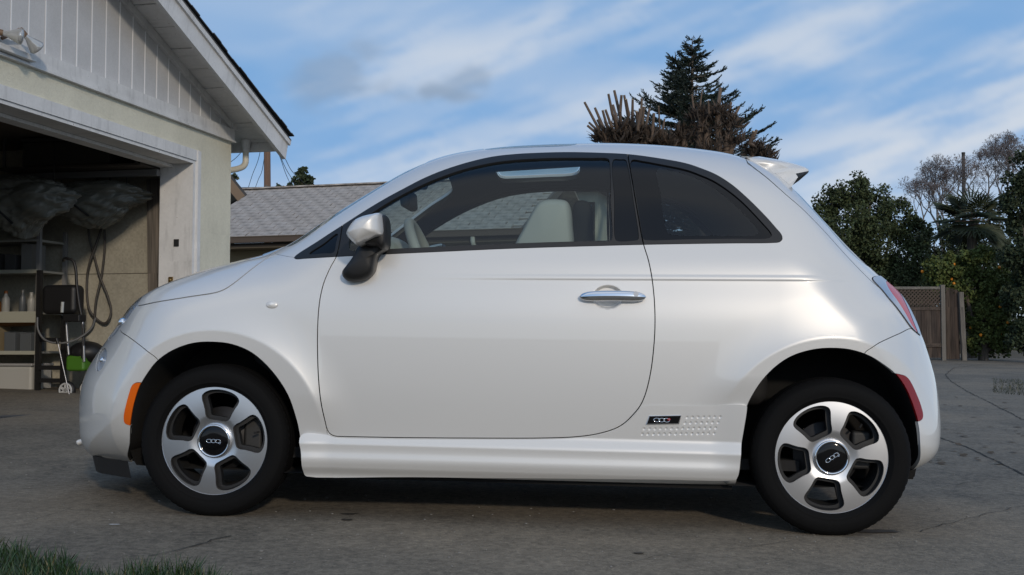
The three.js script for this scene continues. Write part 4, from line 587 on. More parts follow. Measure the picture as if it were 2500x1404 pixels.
const carGroup = new THREE.Group(); carGroup.name = numbered('parked_car'); scene.add(carGroup); carGroup.applyMatrix4(CAR.m);
tag(carGroup, 'small pearl white two-door hatchback with five-hole alloy wheels parked on the driveway', 'car');
const M = {
  paint: mat([.65, .645, .625], .38, { clearcoat: 1, clearcoatRoughness: .012, metalness: .2, ior: 1.52 }),
  trim: mat([.010, .010, .0105], .5), rubber: mat([.008, .008, .0085], .62), gloss: mat([.004, .004, .0045], .08, { phys: 1, specularIntensity: .7 }),
  glass: mat([.66, .74, .73], .0, { transmission: 1, thickness: 0, ior: 1.5, roughness: 0 }),
  privacy: mat([.56, .62, .62], .0, { transmission: 1, thickness: 0, ior: 1.5, roughness: 0 }),
  clear: mat([.93, .95, .97], .02, { transmission: 1, thickness: 0, ior: 1.5 }),
  chrome: mat([.80, .81, .83], .06, { metalness: 1 }), satin: mat([.62, .62, .64], .28, { metalness: 1 }),
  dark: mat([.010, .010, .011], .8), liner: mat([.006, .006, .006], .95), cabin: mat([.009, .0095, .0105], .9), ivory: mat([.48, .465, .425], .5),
  red: mat([.45, .006, .014], .22), redDeep: mat([.20, .003, .004], .25), amber: mat([.70, .12, .004], .25), lampGrey: mat([.70, .72, .76], .25, { metalness: .35 }), blueTint: mat([.20, .30, .42], .1, { clearcoat: 1 }),
};
const EXT = 60; // metres beyond for half-plane style polygons
{
  let rest = bodyGrid(440, 160, angs(-62, 90, .46, true), 0);
  const both = { both: true };
  const take = (F, gap) => { const [i, o] = splitMesh(rest, F, gap); rest = o; return i; };
  const R_ = (lines, closing) => { const p = lines.map(([a, b]) => { const q = bodyHit(a, b); return [q.x, q.y]; }).concat(closing); const f = poly2dense(p); return (x, y) => f(x, y); };
  // polygons with straight closing runs: subdivide so that the spline stays straight there
  function poly2dense(p) { const q = []; for (let i = 0; i < p.length; i++) { const a = p[i], b = p[(i + 1) % p.length], L = Math.hypot(b[0] - a[0], b[1] - a[1]), n = L > .16 ? Math.ceil(L / .04) : 1; for (let k = 0; k < n; k++) q.push([a[0] + (b[0] - a[0]) * k / n, a[1] + (b[1] - a[1]) * k / n]); } return poly2(q, 4); }
  take((x, y, z) => .168 - y - .012 * ss(2.2, 2.8, x) * 0 + .08 * ss(2.55, 2.75, x), .0001);
  const archF = R_([[317, 1125], [316, 1084], [318, 1036], [327, 985], [340, 944], [360, 910], [383, 881], [422, 854], [471, 837], [519, 834], [567, 840], [616, 861], [664, 905], [703, 963], [722, 1016], [732, 1060], [739, 1133]], [[.36, .0], [-.31, .0]]);
  const archR = R_([[1818, 1010], [1825, 987], [1840, 958], [1862, 926], [1896, 892], [1934, 868], [1983, 853], [2028, 849], [2077, 853], [2123, 868], [2160, 891], [2187, 913], [2213, 951], [2236, 1011], [2244, 1045], [2247, 1087], [2246, 1122]], [[2.60, .0], [1.95, .0], [1.965, .3]]);
  const arches = [take(archF, .0001), take(archR, .0001)];
  const headlamp = take(sideCut([[346, 726], [325, 735.5], [300, 752], [284, 767], [270, 788], [264, 806], [263, 829], [280, 817], [293, 799], [311, 778], [325, 757], [335, 744]]), .001);
  const fog = take(sideCut([[252, 849], [259, 855], [261, 866], [257, 883], [249, 898], [240, 906], [235, 903], [234, 891], [238, 874], [244, 857]]), .001);
  const markF = take((f => (x, y, z) => f(x, y))(pixPoly([[343, 934], [330, 935], [322, 942], [314, 965], [307, 992], [302, 1022], [305, 1033], [316, 1038], [330, 1040], [345, 990], [360, 940]])), .0008);
  const tailOut = take(sideCut([[2129, 681], [2136, 675.5], [2158, 676], [2178, 685], [2200, 713], [2222, 753], [2240, 796], [2246.5, 819], [2240, 815], [2225, 801.5], [2207, 777], [2189, 752.5], [2170, 730], [2153, 709]]), .0015);
  const [tailRed, tailRim] = splitMesh(tailOut, sideCut([[2162, 691], [2174, 689], [2188, 701], [2205, 733], [2222, 770], [2235, 803], [2239, 813], [2229, 802], [2211, 770], [2190, 736], [2170, 708]]), .0006);
  const reflR = take((f => (x, y, z) => f(x, y))(pixPoly([[2178, 914], [2203, 915.5], [2213, 920], [2222, 931], [2237, 962], [2249, 994], [2253, 1013], [2251, 1024], [2241, 1029], [2225, 1032], [2205, 980]])), .0008);
  // side windows
  const doorPx = [[838, 545], [831, 585], [822, 624], [805, 656], [790, 692], [781, 731], [776, 784], [775, 842], [777, 915], [783, 978], [792, 1022], [801, 1053], [812, 1063], [840, 1066], [970, 1068.5], [1100, 1069.5], [1230, 1070], [1330, 1069.5], [1400, 1067], [1455, 1060], [1500, 1047], [1523, 1034], [1545, 1013], [1564, 989], [1577, 958], [1589, 906], [1596, 849], [1599, 800], [1598, 740], [1592, 680], [1583, 635], [1570, 592], [1556, 515], [1545, 450], [1533, 380]];
  const doorF = R_(doorPx, [[1.545, 1.60], [.70, 1.60], [.50, 1.30]]);
  const dloF = pixPoly([[718, 628.5], [722, 632.5], [745, 631.5], [830, 626.5], [960, 620], [1100, 613.6], [1210, 608.5], [1316, 604.6], [1440, 601], [1571, 597.5], [1680, 595.5], [1790, 594], [1885, 593], [1903, 591], [1910, 584], [1908, 573], [1895, 557], [1874, 533], [1848, 506], [1820, 479], [1786, 450], [1748, 426], [1712, 411], [1676, 399], [1606, 386], [1532, 376.5], [1460, 373], [1388, 371.5], [1320, 373], [1255, 376.5], [1200, 383], [1140, 397], [1079, 416.7], [1033, 436], [989, 458.6], [942, 484], [899, 509.5], [839, 548], [779, 587]]);
  const dlo = take((x, y, z) => dloF(x, y), .0006);
  const wsF = poly2([[.095, 0], [.10, .15], [.13, .35], [.185, .52], [.235, .60], [.34, .585], [.48, .545], [.62, .50], [.70, .475], [.735, .44], [.75, .3], [.755, .15], [.757, 0], [.757, -.1], [.4, -.1], [.095, -.1]], 5);
  const windshield = take((x, y, z) => x < .9 && y > .95 ? wsF(x, z) : -.2, .002);
  const roofGlassF = poly2([[.96, 0], [.96, .25], [.965, .38], [.98, .42], [1.05, .435], [1.2, .437], [1.28, .435], [1.33, .42], [1.345, .38], [1.35, .25], [1.35, 0], [1.35, -.1], [1.2, -.1], [.96, -.1]], 5);
  const sunroof = take((x, y, z) => y > 1.3 ? roofGlassF(x, z) : -.2, .003);
  const rwF = poly2([[0, 1.34], [.25, 1.335], [.41, 1.315], [.47, 1.27], [.50, 1.17], [.525, 1.06], [.50, 1.015], [.42, 1.0], [.2, .99], [0, .99], [-.1, .99], [-.1, 1.15], [-.1, 1.34]], 5);
  const backGlass = take((x, y, z) => x > 2.0 ? rwF(z, y) : -.2, .003);
  const hood = take(R_([[338, 746.5], [380, 738], [422, 731], [470, 723.5], [519, 716], [535, 712], [548, 706.5], [562, 698], [577, 687], [597, 671], [616, 656], [636, 641], [655, 627]], [[.20, 1.06], [.10, 1.2], [-.7, 1.2], [-.55, .80]]), .0022);
  const hoodMesh = hood;
  const frontBumper = take(R_([[385, 878], [360, 858], [335, 838], [312, 821], [293, 806]], [[-.56, .78], [-1.2, .95], [-1.2, 0], [-.20, 0], [-.19, .55]]), .0014);
  const rearBumper = take(R_([[2112, 861], [2127, 850], [2145, 838], [2170, 826], [2197, 814], [2224, 802]], [[2.66, .75], [3.2, .76], [3.2, 0], [2.40, 0], [2.40, .50]]), .0014);
  const tgF = poly2([[0, 1.45], [.2, 1.45], [.44, 1.41], [.54, 1.30], [.585, 1.12], [.60, .98], [.565, .86], [.50, .74], [.45, .70], [.2, .69], [0, .69], [-.1, .69], [-.1, 1.0], [-.1, 1.45]], 5);
  const tailgate = take((x, y, z) => x > 2.02 ? tgF(z, y) : -.2, .002);
  const door = take((x, y, z) => Math.min(doorF(x, y), 1.07 - y), .0019);
  const fender = take(R_([[823, 621], [805, 656], [790, 692], [781, 731], [776, 784], [775, 842], [777, 915], [783, 978], [792, 1022]], [[.44, .30], [.44, 0], [-1.0, 0], [-1.0, .90], [-.45, .815], [-.30, .83], [.10, 1.02], [.20, 1.0], [.28, .988], [.36, .993]]), .0006);
  for (const a of arches) for (const sg of [1, -1]) { // black lining that runs in from the arch edge
    const P = [], N = []; for (let i = 0; i < a.s.length; i += 2) { const p = [a.s[i], a.s[i + 1]].map(k => V(SP[3 * k], SP[3 * k + 1], SP[3 * k + 2])); if (p[0].y < .172 && p[1].y < .172) continue; const q = p.map(v => V(v.x, v.y, .42)); for (const v of p) v.z -= .004; for (const v of [p[0], p[1], q[1], p[0], q[1], q[0]]) P.push(v.x, v.y, v.z * sg); }
    const g = new THREE.BufferGeometry(); g.setAttribute('position', new THREE.Float32BufferAttribute(P, 3)); g.computeVertexNormals(); part('arch_lining', g, M.liner, carGroup);
  }
  part('body_shell', panelGeo(rest, both), M.paint, carGroup);
  for (const f of [false, true]) {
    part('front_fender', panelGeo(fender, { flip: f }), M.paint, carGroup);
    const d = part('door', panelGeo(door, { flip: f }), M.paint, carGroup);
    // window surround split at the door edges
    const [dt, bt] = splitMesh(dlo, (x, y) => doorF(x, y), .0022);
    const glassD = sideCut([[884, 538], [905, 523], [945, 497], [989, 472.5], [1033, 451], [1079, 432], [1140, 412], [1200, 398.5], [1255, 391.5], [1320, 387.5], [1388, 386], [1440, 386.5], [1484, 388], [1488, 395], [1491, 490], [1494, 584], [1490, 588], [1440, 589], [1316, 592.5], [1210, 596.5], [1100, 601.5], [960, 607.5], [862, 612.5], [853, 608], [858, 572]]);
    const [g1, dt1] = splitMesh(dt, glassD, .0004);
    const bp = sideCut([[1498, 391], [1512, 390], [1527, 391], [1531, 400], [1546, 488], [1559, 575], [1558, 585], [1545, 588], [1507, 588.5], [1502, 583], [1500, 490]]);
    const [g2, dt2] = splitMesh(dt1, bp, .0006);
    const qg = sideCut([[1542, 392], [1570, 394], [1606, 400.5], [1676, 415], [1709, 427], [1741, 441], [1778, 465], [1810, 491], [1838, 519], [1862, 545], [1881, 567], [1884, 576], [1877, 581.5], [1790, 583], [1680, 584.5], [1580, 586.5], [1571, 584], [1566, 560], [1555, 490]]);
    const [g3, bt1] = splitMesh(bt, qg, .0004);
    const vg = sideCut([[755, 620], [790, 596], [824, 571], [820, 595], [815, 616], [790, 618.5]]);
    const [g4, bt2] = splitMesh(bt1, vg, .0006);
    part('window_trim', panelGeo(dt2, { flip: f, inset: -.0012, wall: .02 }), M.trim, d);
    part('window_glass', panelGeo(g1, { flip: f, inset: .006, wall: 0 }), M.glass, d);
    part('pillar_trim', panelGeo(g2, { flip: f, inset: .002, wall: .01 }), M.gloss, d);
    part('quarter_window_trim', panelGeo(bt2, { flip: f, inset: -.0012, wall: .02 }), M.trim, carGroup);
    // the quarter light has a black ceramic border printed on its inner edge
    const clearQ = sideCut([[1606, 412], [1640, 415], [1690, 430], [1735, 452], [1780, 487], [1820, 525], [1848, 556], [1853, 566], [1842, 573], [1740, 574], [1650, 573], [1632, 568], [1625, 550], [1614, 480]]);
    const [q1, q2] = splitMesh(g3, clearQ, 0);
    const qw = part('quarter_window', panelGeo(q1, { flip: f, inset: .004, wall: 0 }), M.privacy, carGroup);
    part('ceramic_border', panelGeo(q2, { flip: f, inset: .004, wall: 0 }), M.gloss, qw);
    part('corner_window', panelGeo(g4, { flip: f, inset: .003, wall: .008 }), M.gloss, carGroup);
    const hl = part('headlamp', panelGeo(headlamp, { flip: f, inset: .001, wall: .01 }), M.clear, carGroup);
    part('reflector', panelGeo(headlamp, { flip: f, inset: .009, wall: 0 }), M.lampGrey, hl);
    const hc = bodyHit(296, 785), hn = bodyN(hc); hc.addScaledVector(hn, -.006); const s = f ? -1 : 1;
    part('projector', T(new THREE.SphereGeometry(.018, 18, 12), hc.x, hc.y, hc.z * s), M.chrome, hl);
    const h3 = bodyHit(317, 756).addScaledVector(bodyN(bodyHit(317, 756)), -.016); part('bulb_bezel', T(new THREE.TorusGeometry(.013, .004, 8, 20), h3.x, h3.y, h3.z * s, 0, -.9 * s, 0), M.chrome, hl);
    const fl = part('fog_lamp', panelGeo(fog, { flip: f, inset: .001, wall: .01 }), M.clear, carGroup);
    part('reflector', panelGeo(fog, { flip: f, inset: .008, wall: 0 }), M.lampGrey, fl);
    const fc = bodyHit(247, 878), fn = bodyN(fc); fc.addScaledVector(fn, -.006); part('bulb', T(new THREE.SphereGeometry(.012, 14, 10), fc.x, fc.y, fc.z * s), M.chrome, fl);
    part('side_marker', panelGeo(markF, { flip: f, inset: -.0025, wall: .008 }), M.amber, carGroup);
    const tl = part('tail_lamp', panelGeo(tailRim, { flip: f, inset: -.004, wall: .014 }), M.satin, carGroup);
    part('red_lens', panelGeo(tailRed, { flip: f, inset: -.003, wall: .01 }), M.red, tl);
    part('rear_reflector', panelGeo(reflR, { flip: f, inset: -.0025, wall: .008 }), M.redDeep, carGroup);
  }
  part('hood', panelGeo(hoodMesh, both), M.paint, carGroup);
  part('front_bumper', panelGeo(frontBumper, both), M.paint, carGroup);
  part('rear_bumper', panelGeo(rearBumper, both), M.paint, carGroup);
  const tg = part('tailgate', panelGeo(tailgate, both), M.paint, carGroup);
  part('rear_window', panelGeo(backGlass, { ...both, inset: .002, wall: 0 }), M.privacy, tg);
  part('windshield', panelGeo(windshield, { ...both, inset: .003, wall: 0 }), M.glass, carGroup);
  part('sunroof', panelGeo(sunroof, { ...both, inset: .002, wall: 0 }), M.privacy, carGroup);
  // cabin lining, 3 cm inside the skin, open at every window
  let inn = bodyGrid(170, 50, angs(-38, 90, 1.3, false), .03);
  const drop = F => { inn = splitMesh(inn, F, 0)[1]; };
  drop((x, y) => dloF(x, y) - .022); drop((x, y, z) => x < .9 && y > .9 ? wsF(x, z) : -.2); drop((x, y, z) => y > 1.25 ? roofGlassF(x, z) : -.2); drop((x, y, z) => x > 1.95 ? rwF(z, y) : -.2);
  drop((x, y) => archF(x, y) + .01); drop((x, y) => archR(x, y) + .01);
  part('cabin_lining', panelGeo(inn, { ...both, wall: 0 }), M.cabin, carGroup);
}
// ---- wheels: axis along z, outer side towards +z
function ringGrid(r0, r1, nr, nt, zf) {
  const idx = [], m = { t: [], s: [] };
  for (let i = 0; i <= nr; i++) for (let j = 0; j < nt; j++) { const r = r0 + (r1 - r0) * i / nr, a = 2 * Math.PI * j / nt, e = .0005, dz = (zf(r + e) - zf(r - e)) / (2 * e); idx.push(addV(V(r * Math.cos(a), r * Math.sin(a), zf(r)), V(-dz * Math.cos(a), -dz * Math.sin(a), 1).normalize())); }
  for (let i = 0; i < nr; i++) for (let j = 0; j < nt; j++) { const k = (j + 1) % nt, a = idx[i * nt + j], b = idx[(i + 1) * nt + j], c = idx[(i + 1) * nt + k], d = idx[i * nt + k]; m.t.push(a, b, c, a, c, d); }
  return m;
}
function polarUV(g) { const p = g.attributes.position, uv = g.attributes.uv; for (let i = 0; i < p.count; i++) uv.setXY(i, Math.atan2(p.getY(i), p.getX(i)) / (2 * Math.PI) * 12, Math.hypot(p.getX(i), p.getY(i))); return g; }
function pocketF(rot, grow) { // five rounded openings
  const ps = []; for (let k = 0; k < 5; k++) {
    const a = rot + k * 2 * Math.PI / 5, P = [[.078, 0], [.0805, .021], [.088, .037], [.101, .0465], [.124, .054], [.148, .0635], [.166, .071], [.179, .0725], [.1885, .062], [.1935, .038], [.195, 0]];
    const q = P.concat(P.slice(1, -1).reverse().map(([r, w]) => [r, -w])).map(([r, w]) => { const x = Math.sqrt(Math.max(0, r * r - w * w)); return [x * Math.cos(a) - w * Math.sin(a), x * Math.sin(a) + w * Math.cos(a)]; });
    ps.push(poly2(q, 5));
  }
  return (x, y) => { let b = -1; for (const f of ps) b = Math.max(b, f(x, y)); return b + grow; };
}
const WM = {
  face: mat([.66, .66, .67], .30, { metalness: 1 }), pocket: mat([.010, .0105, .0115], .6), tyre: mat([.0045, .0045, .0047], .8, { phys: 1, specularIntensity: .3 }), barrel: mat([.006, .006, .006], .8), disc: mat([.025, .025, .027], .5, { metalness: .6 }), caliper: mat([.03, .03, .03], .6),
};
function logo500(parent, size, m, mE) { // three linked rings and a little e
  const ring = (x, s) => { const g = new THREE.TorusGeometry(1, .16, 8, 26); g.scale(s * 1.15, s * .72, s * .5); return T(g, x, 0, 0); };
  part('emblem', [ring(-size * 1.9, size), ring(0, size), ring(size * 1.9, size)], m, parent);
  const g = tube([[-.5, 0, 0], [.5, .02, 0], [.42, .42, 0], [0, .56, 0], [-.45, .35, 0], [-.52, -.1, 0], [-.3, -.45, 0], [.1, -.52, 0], [.45, -.35, 0]], .12, 30, 5); g.scale(size * .9, size * .7, size * .6);
  part('emblem_letter', T(g, size * 2.75, mE.dy * size, .0005), mE.m, parent);
}
function wheel(parent, x, z, side, rot, logoTurn, steer) {
  const w = new THREE.Group(); w.name = 'wheel'; parent.add(w); w.position.set(x, .285, z * side); w.rotation.y = (side < 0 ? Math.PI : 0) + steer;
  // tyre, bulged sidewall, ribbed tread and shoulder blocks
  const pr = [[.203, -.06], [.210, -.078], [.232, -.089], [.258, -.088], [.275, -.076], [.284, -.064], [.2875, -.050], [.2885, -.040], [.2825, -.039], [.2825, -.031], [.289, -.030], [.2893, -.006], [.2833, -.005], [.2833, .005], [.2893, .006], [.289, .030], [.2825, .031], [.2825, .039], [.2885, .040], [.2875, .052], [.283, .064], [.277, .073], [.2715, .0775], [.2705, .0795], [.266, .0828], [.256, .0865], [.243, .0885], [.232, .0875], [.2255, .0855], [.2245, .0868], [.2195, .0858], [.2185, .0838], [.213, .079], [.208, .0745], [.2055, .071], [.203, .064]];
  const tg = lathe(pr, 96); tg.rotateX(Math.PI / 2); tg.computeVertexNormals();
  const ty = part('tyre', tg, WM.tyre, w);
  const lugs = []; for (let k = 0; k < 64; k++) for (const s of [1, -1]) { const a = 2 * Math.PI * k / 64 + (s > 0 ? 0 : .04), g = new THREE.BoxGeometry(.017, .014, .024); g.rotateX(s * .62); T(g, 0, .2752, .0608 * s); g.rotateZ(a); lugs.push(g); }
  part('tread_blocks', lugs, WM.tyre, ty);
  const F = pocketF(rot, 0), zf = r => .064 + .004 * Math.cos((r - .12) / .09 * 1.6) - .004 * ss(.10, .06, r);
  const face = splitMesh(ringGrid(.05, .2065, 46, 360, zf), (x, y) => F(x, y), 0)[1];
  const rim = part('rim', polarUV(panelGeo(face, { wall: .012 })), WM.face, w);
  const lip = lathe([[.200, .030], [.2005, .058], [.2035, .066], [.2075, .0675], [.2095, .065], [.2095, .058], [.206, .050]], 96); lip.rotateX(Math.PI / 2);
  part('rim_lip', lip, WM.face, rim);
  const F2 = pocketF(rot, -.014), back = splitMesh(ringGrid(.05, .2005, 30, 240, r => .036 + .006 * ss(.2, .1, r)), (x, y) => F2(x, y), 0)[1];
  part('pocket', panelGeo(back, { wall: .03 }), WM.pocket, w);
  const barrel = lathe([[.199, .060], [.190, .040], [.180, .0], [.178, -.075]], 60); barrel.rotateX(Math.PI / 2); part('barrel', barrel, WM.barrel, w);
  const disc = lathe([[.02, -.020], [.07, -.018], [.075, -.035], [.122, -.035], [.122, -.055], [.02, -.055]], 48); disc.rotateX(Math.PI / 2); part('brake_disc', disc, WM.disc, w);
  part('brake_caliper', T(rbx(-.035, .035, -.07, .07, -.07, -.01, .012), .125, .02, 0), WM.caliper, w);
  const ring = lathe([[.0535, .070], [.0545, .076], [.0585, .0785], [.0625, .0765], [.0645, .071], [.0645, .055]], 60); ring.rotateX(Math.PI / 2);
  const cap = lathe([[.0001, .0765], [.03, .0758], [.048, .0738], [.0545, .071]], 48); cap.rotateX(Math.PI / 2);
  const hc = part('hub_cap', cap, M.gloss, w); part('hub_ring', ring, M.chrome, hc);
  const lg = new THREE.Group(); const tmp = []; logo500({ add: m => tmp.push(m) }, .0088, M.chrome, { m: M.chrome, dy: -.75 });
  for (const m of tmp) { m.geometry.translate(0, 0, .0772); m.geometry.rotateZ(logoTurn); hc.add(m); }
  // outer bead dots and valve
  part('valve', bar(V(.166 * Math.cos(rot + .02), .166 * Math.sin(rot + .02), .03), V(.15 * Math.cos(rot + .02), .15 * Math.sin(rot + .02), .046), .004), M.dark, w);
  return w;
}
{
  const R = d => d * Math.PI / 180;
  wheel(carGroup, 0, .700, 1, R(11), R(0), 0); wheel(carGroup, 2.3, .700, 1, R(45), R(36), 0);
  wheel(carGroup, 0, .700, -1, R(30), R(20), 0); wheel(carGroup, 2.3, .700, -1, R(5), R(100), 0);
  // wheel housings, axles and floor
  for (const [cx, r] of [[.008, .383], [2.302, .400]]) for (const s of [1, -1]) {
    const g = new THREE.CylinderGeometry(r, r, .36, 48, 1, true, 0, Math.PI * 2); g.rotateX(Math.PI / 2); T(g, cx, .285, s * .60);
    const p = g.attributes.position; for (let i = 0; i < p.count; i++) if (p.getY(i) < .17) p.setY(i, .17);
    for (let i = 0; i < p.count; i++) { let z = Math.abs(p.getZ(i)); while (z > .44 && bodyF(p.getX(i), Math.max(.22, p.getY(i)), z) > -.012) z -= .01; p.setZ(i, z * s); }
    part('wheel_housing', [g, T(new THREE.CircleGeometry(r, 40), cx, .285, s * .43)].map((q, i) => { if (i) { const a = q.attributes.position; for (let k = 0; k < a.count; k++) if (a.getY(k) < .17) a.setY(k, .17); } return q; }), M.liner, carGroup);
  }
  part('underbody', [bx(.37, 1.95, .150, .19, -.71, .71), bx(-.60, .37, .155, .19, -.42, .42), bx(1.95, 2.68, .18, .22, -.42, .42), bx(-.05, .05, .235, .285, -.62, .62), bx(2.26, 2.34, .235, .285, -.62, .62)], M.liner, carGroup);
  // strut seen through the front arch
  part('suspension_strut', [bar(V(.10, .60, .55), V(.20, .545, .62), .022, .022, 10), bar(V(.19, .553, .613), V(.235, .525, .64), .03, .03, 12)], mat([.03, .03, .03], .6), carGroup);
  // lip of air dam under the nose, following the bumper in plan
  const dam = (x0, x1, y0, y1, inset, m, name) => { const P = [], I = []; const xs = []; for (let i = 0; i <= 40; i++) xs.push(i / 40); const line = xs.map(t => { const a = t * Math.PI / 2; let lo = .05, hi = 1.2; const d = V(-Math.cos(a), 0, Math.sin(a)); for (let k = 0; k < 30; k++) { const mdl = (lo + hi) / 2; if (bodyF(.0 + d.x * mdl, .19, d.z * mdl) < 0) lo = mdl; else hi = mdl; } return [d.x * (lo - inset), d.z * (lo - inset)]; }).filter(q => q[0] < x1); const full = line.slice().reverse().map(q => [q[0], -q[1]]).concat(line.slice(1)); full.forEach(([x, z], i) => { P.push(x, y1, z, x * .985 + .006, y0, z * .985); if (i) { const k = 2 * i; I.push(k - 2, k - 1, k, k, k - 1, k + 1); } }); const g = new THREE.BufferGeometry(); g.setAttribute('position', new THREE.Float32BufferAttribute(P, 3)); g.setIndex(I); g.computeVertexNormals(); part(name, g, m, carGroup); };
  dam(0, -.40, .104, .172, .025, M.rubber, 'air_dam');
  part('chin_splitter', T(rbx(-.05, .05, -.012, .012, -.26, .26, .011, 3), -.722, .216, 0, 0, 0, .28), M.paint, carGroup);
}
// ---- side skirts with rows of dimples and a badge
const dots = [];
{ const row = (x0, y0, x1, y1, n) => { for (let i = 0; i < n; i++) { const p = onPlaneL(x0 + (x1 - x0) * i / (n - 1), y0 + (y1 - y0) * i / (n - 1), .793); dots.push([p.x, p.y]); } };
  row(1677, 1018.5, 1757.5, 1017.5, 7); row(1672, 1032, 1752.5, 1031, 7); row(1572.5, 1047, 1747, 1044.5, 14); row(1568, 1060, 1743, 1058, 14); }
function skirtZ(x, y) {
  let z = sideW(y) + .004 + .024 * ss(.338, .285, y) + .009 * Math.exp(-Math.pow((y - .228) / .028, 2)) - .016 * ss(.205, .165, y) + .012 * ss(1.86, 2.0, x) * ss(.2, .3, y) + .010 * ss(.46, .34, x);
  if (x > 1.58 && x < 1.92 && y > .32 && y < .46) for (const d of dots) { const q = Math.hypot(x - d[0], y - d[1]) / .0052; if (q < 1) z -= .0042 * (1 - q * q); }
  return z;
}
{
  const xs = []; let x = .33; while (x < 2.0) { xs.push(x); x += x > 1.585 && x < 1.915 ? .0025 : .011; }
  const ys = []; for (let y = .155; y < .49; y += .0028) ys.push(y);
  const idx = xs.map(x => ys.map(y => { const e = .001, dx = (skirtZ(x + e, y) - skirtZ(x - e, y)) / (2 * e), dy = (skirtZ(x, y + e) - skirtZ(x, y - e)) / (2 * e); return addV(V(x, y, skirtZ(x, y)), V(-dx, -dy, 1).normalize()); }));
  const m = { t: [], s: [] }; for (let i = 0; i < xs.length - 1; i++) for (let j = 0; j < ys.length - 1; j++) m.t.push(idx[i][j], idx[i + 1][j], idx[i + 1][j + 1], idx[i][j], idx[i + 1][j + 1], idx[i][j + 1]);
  const px = [[737, 1061], [739, 1110], [742, 1160], [746, 1164], [1000, 1166.5], [1300, 1169], [1600, 1171.5], [1790, 1173], [1798, 1170], [1810, 1080], [1822, 995], [1821, 990], [1700, 990.5], [1570, 992], [1561, 998], [1546, 1016], [1524, 1037], [1501, 1050], [1456, 1063], [1400, 1070.5], [1330, 1073], [1230, 1073.5], [970, 1072], [840, 1069.5], [812, 1067], [803, 1063], [790, 1060.5]];
  const f = poly2(px.map(q => { const p = onPlaneL(q[0], q[1], .795); return [p.x, p.y]; }), 5);
  const sk = splitMesh(m, (x, y) => f(x, y), 0)[0];
  for (const fl of [false, true]) {
    const s = part('side_skirt', panelGeo(sk, { flip: fl, wall: .06 }), M.paint, carGroup), sg = fl ? -1 : 1;
    // badge: chromed parallelogram frame, black field, three rings and a red letter
    const q = [[1585, 1015.5], [1663, 1014], [1657.5, 1034.5], [1578, 1036]].map(a => onPlaneL(a[0], a[1], .798)), sh = new THREE.Shape(q.map(p => new THREE.Vector2(p.x, p.y))), c = q.reduce((a, p) => a.add(p.clone().multiplyScalar(.25)), V(0, 0, 0));
    const sh2 = new THREE.Shape(q.map(p => new THREE.Vector2(mix(c.x, p.x, .95), mix(c.y, p.y, .84))));
    const zb = skirtZ(c.x, c.y), ex = (s_, d, z0) => T(new THREE.ExtrudeGeometry(s_, { depth: d, bevelEnabled: true, bevelSize: .001, bevelThickness: .001, bevelSegments: 2 }), 0, 0, z0);
    const mir = g => { if (fl) { g.scale(1, 1, -1); const i = g.toNonIndexed ? (g.index ? g.toNonIndexed() : g) : g; const p = i.attributes.position; for (let k = 0; k < p.count; k += 3) { for (const at_ of Object.values(i.attributes)) { const n = at_.itemSize; for (let u = 0; u < n; u++) { const t = at_.array[(k + 1) * n + u]; at_.array[(k + 1) * n + u] = at_.array[(k + 2) * n + u]; at_.array[(k + 2) * n + u] = t; } } } return i; } return g; };
    const b = part('badge', mir(ex(sh, .003, zb)), M.chrome, s); const bf = part('badge_field', mir(ex(sh2, .002, zb + .0015)), M.gloss, s);
    const tmp = []; logo500({ add: m_ => tmp.push(m_) }, .0095, M.chrome, { m: M.red, dy: .35 });
    for (const m_ of tmp) { m_.geometry.rotateZ(.0); m_.geometry.translate(c.x - .008, c.y - .001, zb + .0055); m_.geometry = mir(m_.geometry); s.add(m_); }
  }
}
// ---- domed solids from an outline: rows of [z, scale, shift]
function dome(px, zRef, rows, round = 4) {
  const q = crom(px.map(a => { const p = onPlaneL(a[0], a[1], zRef); return [p.x, p.y]; }), round), n = q.length; let cx = 0, cy = 0; for (const p of q) { cx += p[0] / n; cy += p[1] / n; }
  const P = [], I = [];
  rows.forEach(([z, s, sx = 0], r) => { for (const p of q) P.push(cx + (p[0] - cx) * s + sx, cy + (p[1] - cy) * s, z); if (r) for (let i = 0; i < n; i++) { const k = (i + 1) % n, a = (r - 1) * n + i, b = (r - 1) * n + k, c = r * n + k, d = r * n + i; I.push(a, b, c, a, c, d); } });
  for (const [r, fl] of [[0, 1], [rows.length - 1, 0]]) { const k = P.length / 3; P.push(cx + (rows[r][2] || 0), cy, rows[r][0]); for (let i = 0; i < n; i++) { const a = r * n + i, b = r * n + (i + 1) % n; fl ? I.push(k, b, a) : I.push(k, a, b); } }
  const g = new THREE.BufferGeometry(); g.setAttribute('position', new THREE.Float32BufferAttribute(P, 3)); orient(P, I); g.setIndex(I); g.computeVertexNormals(); return g;
}
function orient(P, I) { let v = 0; for (let i = 0; i < I.length; i += 3) { const [a, b, c] = [0, 1, 2].map(k => V(P[3 * I[i + k]], P[3 * I[i + k] + 1], P[3 * I[i + k] + 2])); v += a.dot(b.cross(c)); } if (v < 0) for (let i = 0; i < I.length; i += 3) { const t = I[i]; I[i] = I[i + 1]; I[i + 1] = t; } }
const mirZ = g => { g = g.clone(); g.scale(1, 1, -1); if (g.index) { const a = g.index.array; for (let i = 0; i < a.length; i += 3) { const t = a[i]; a[i] = a[i + 1]; a[i + 1] = t; } } return g; };
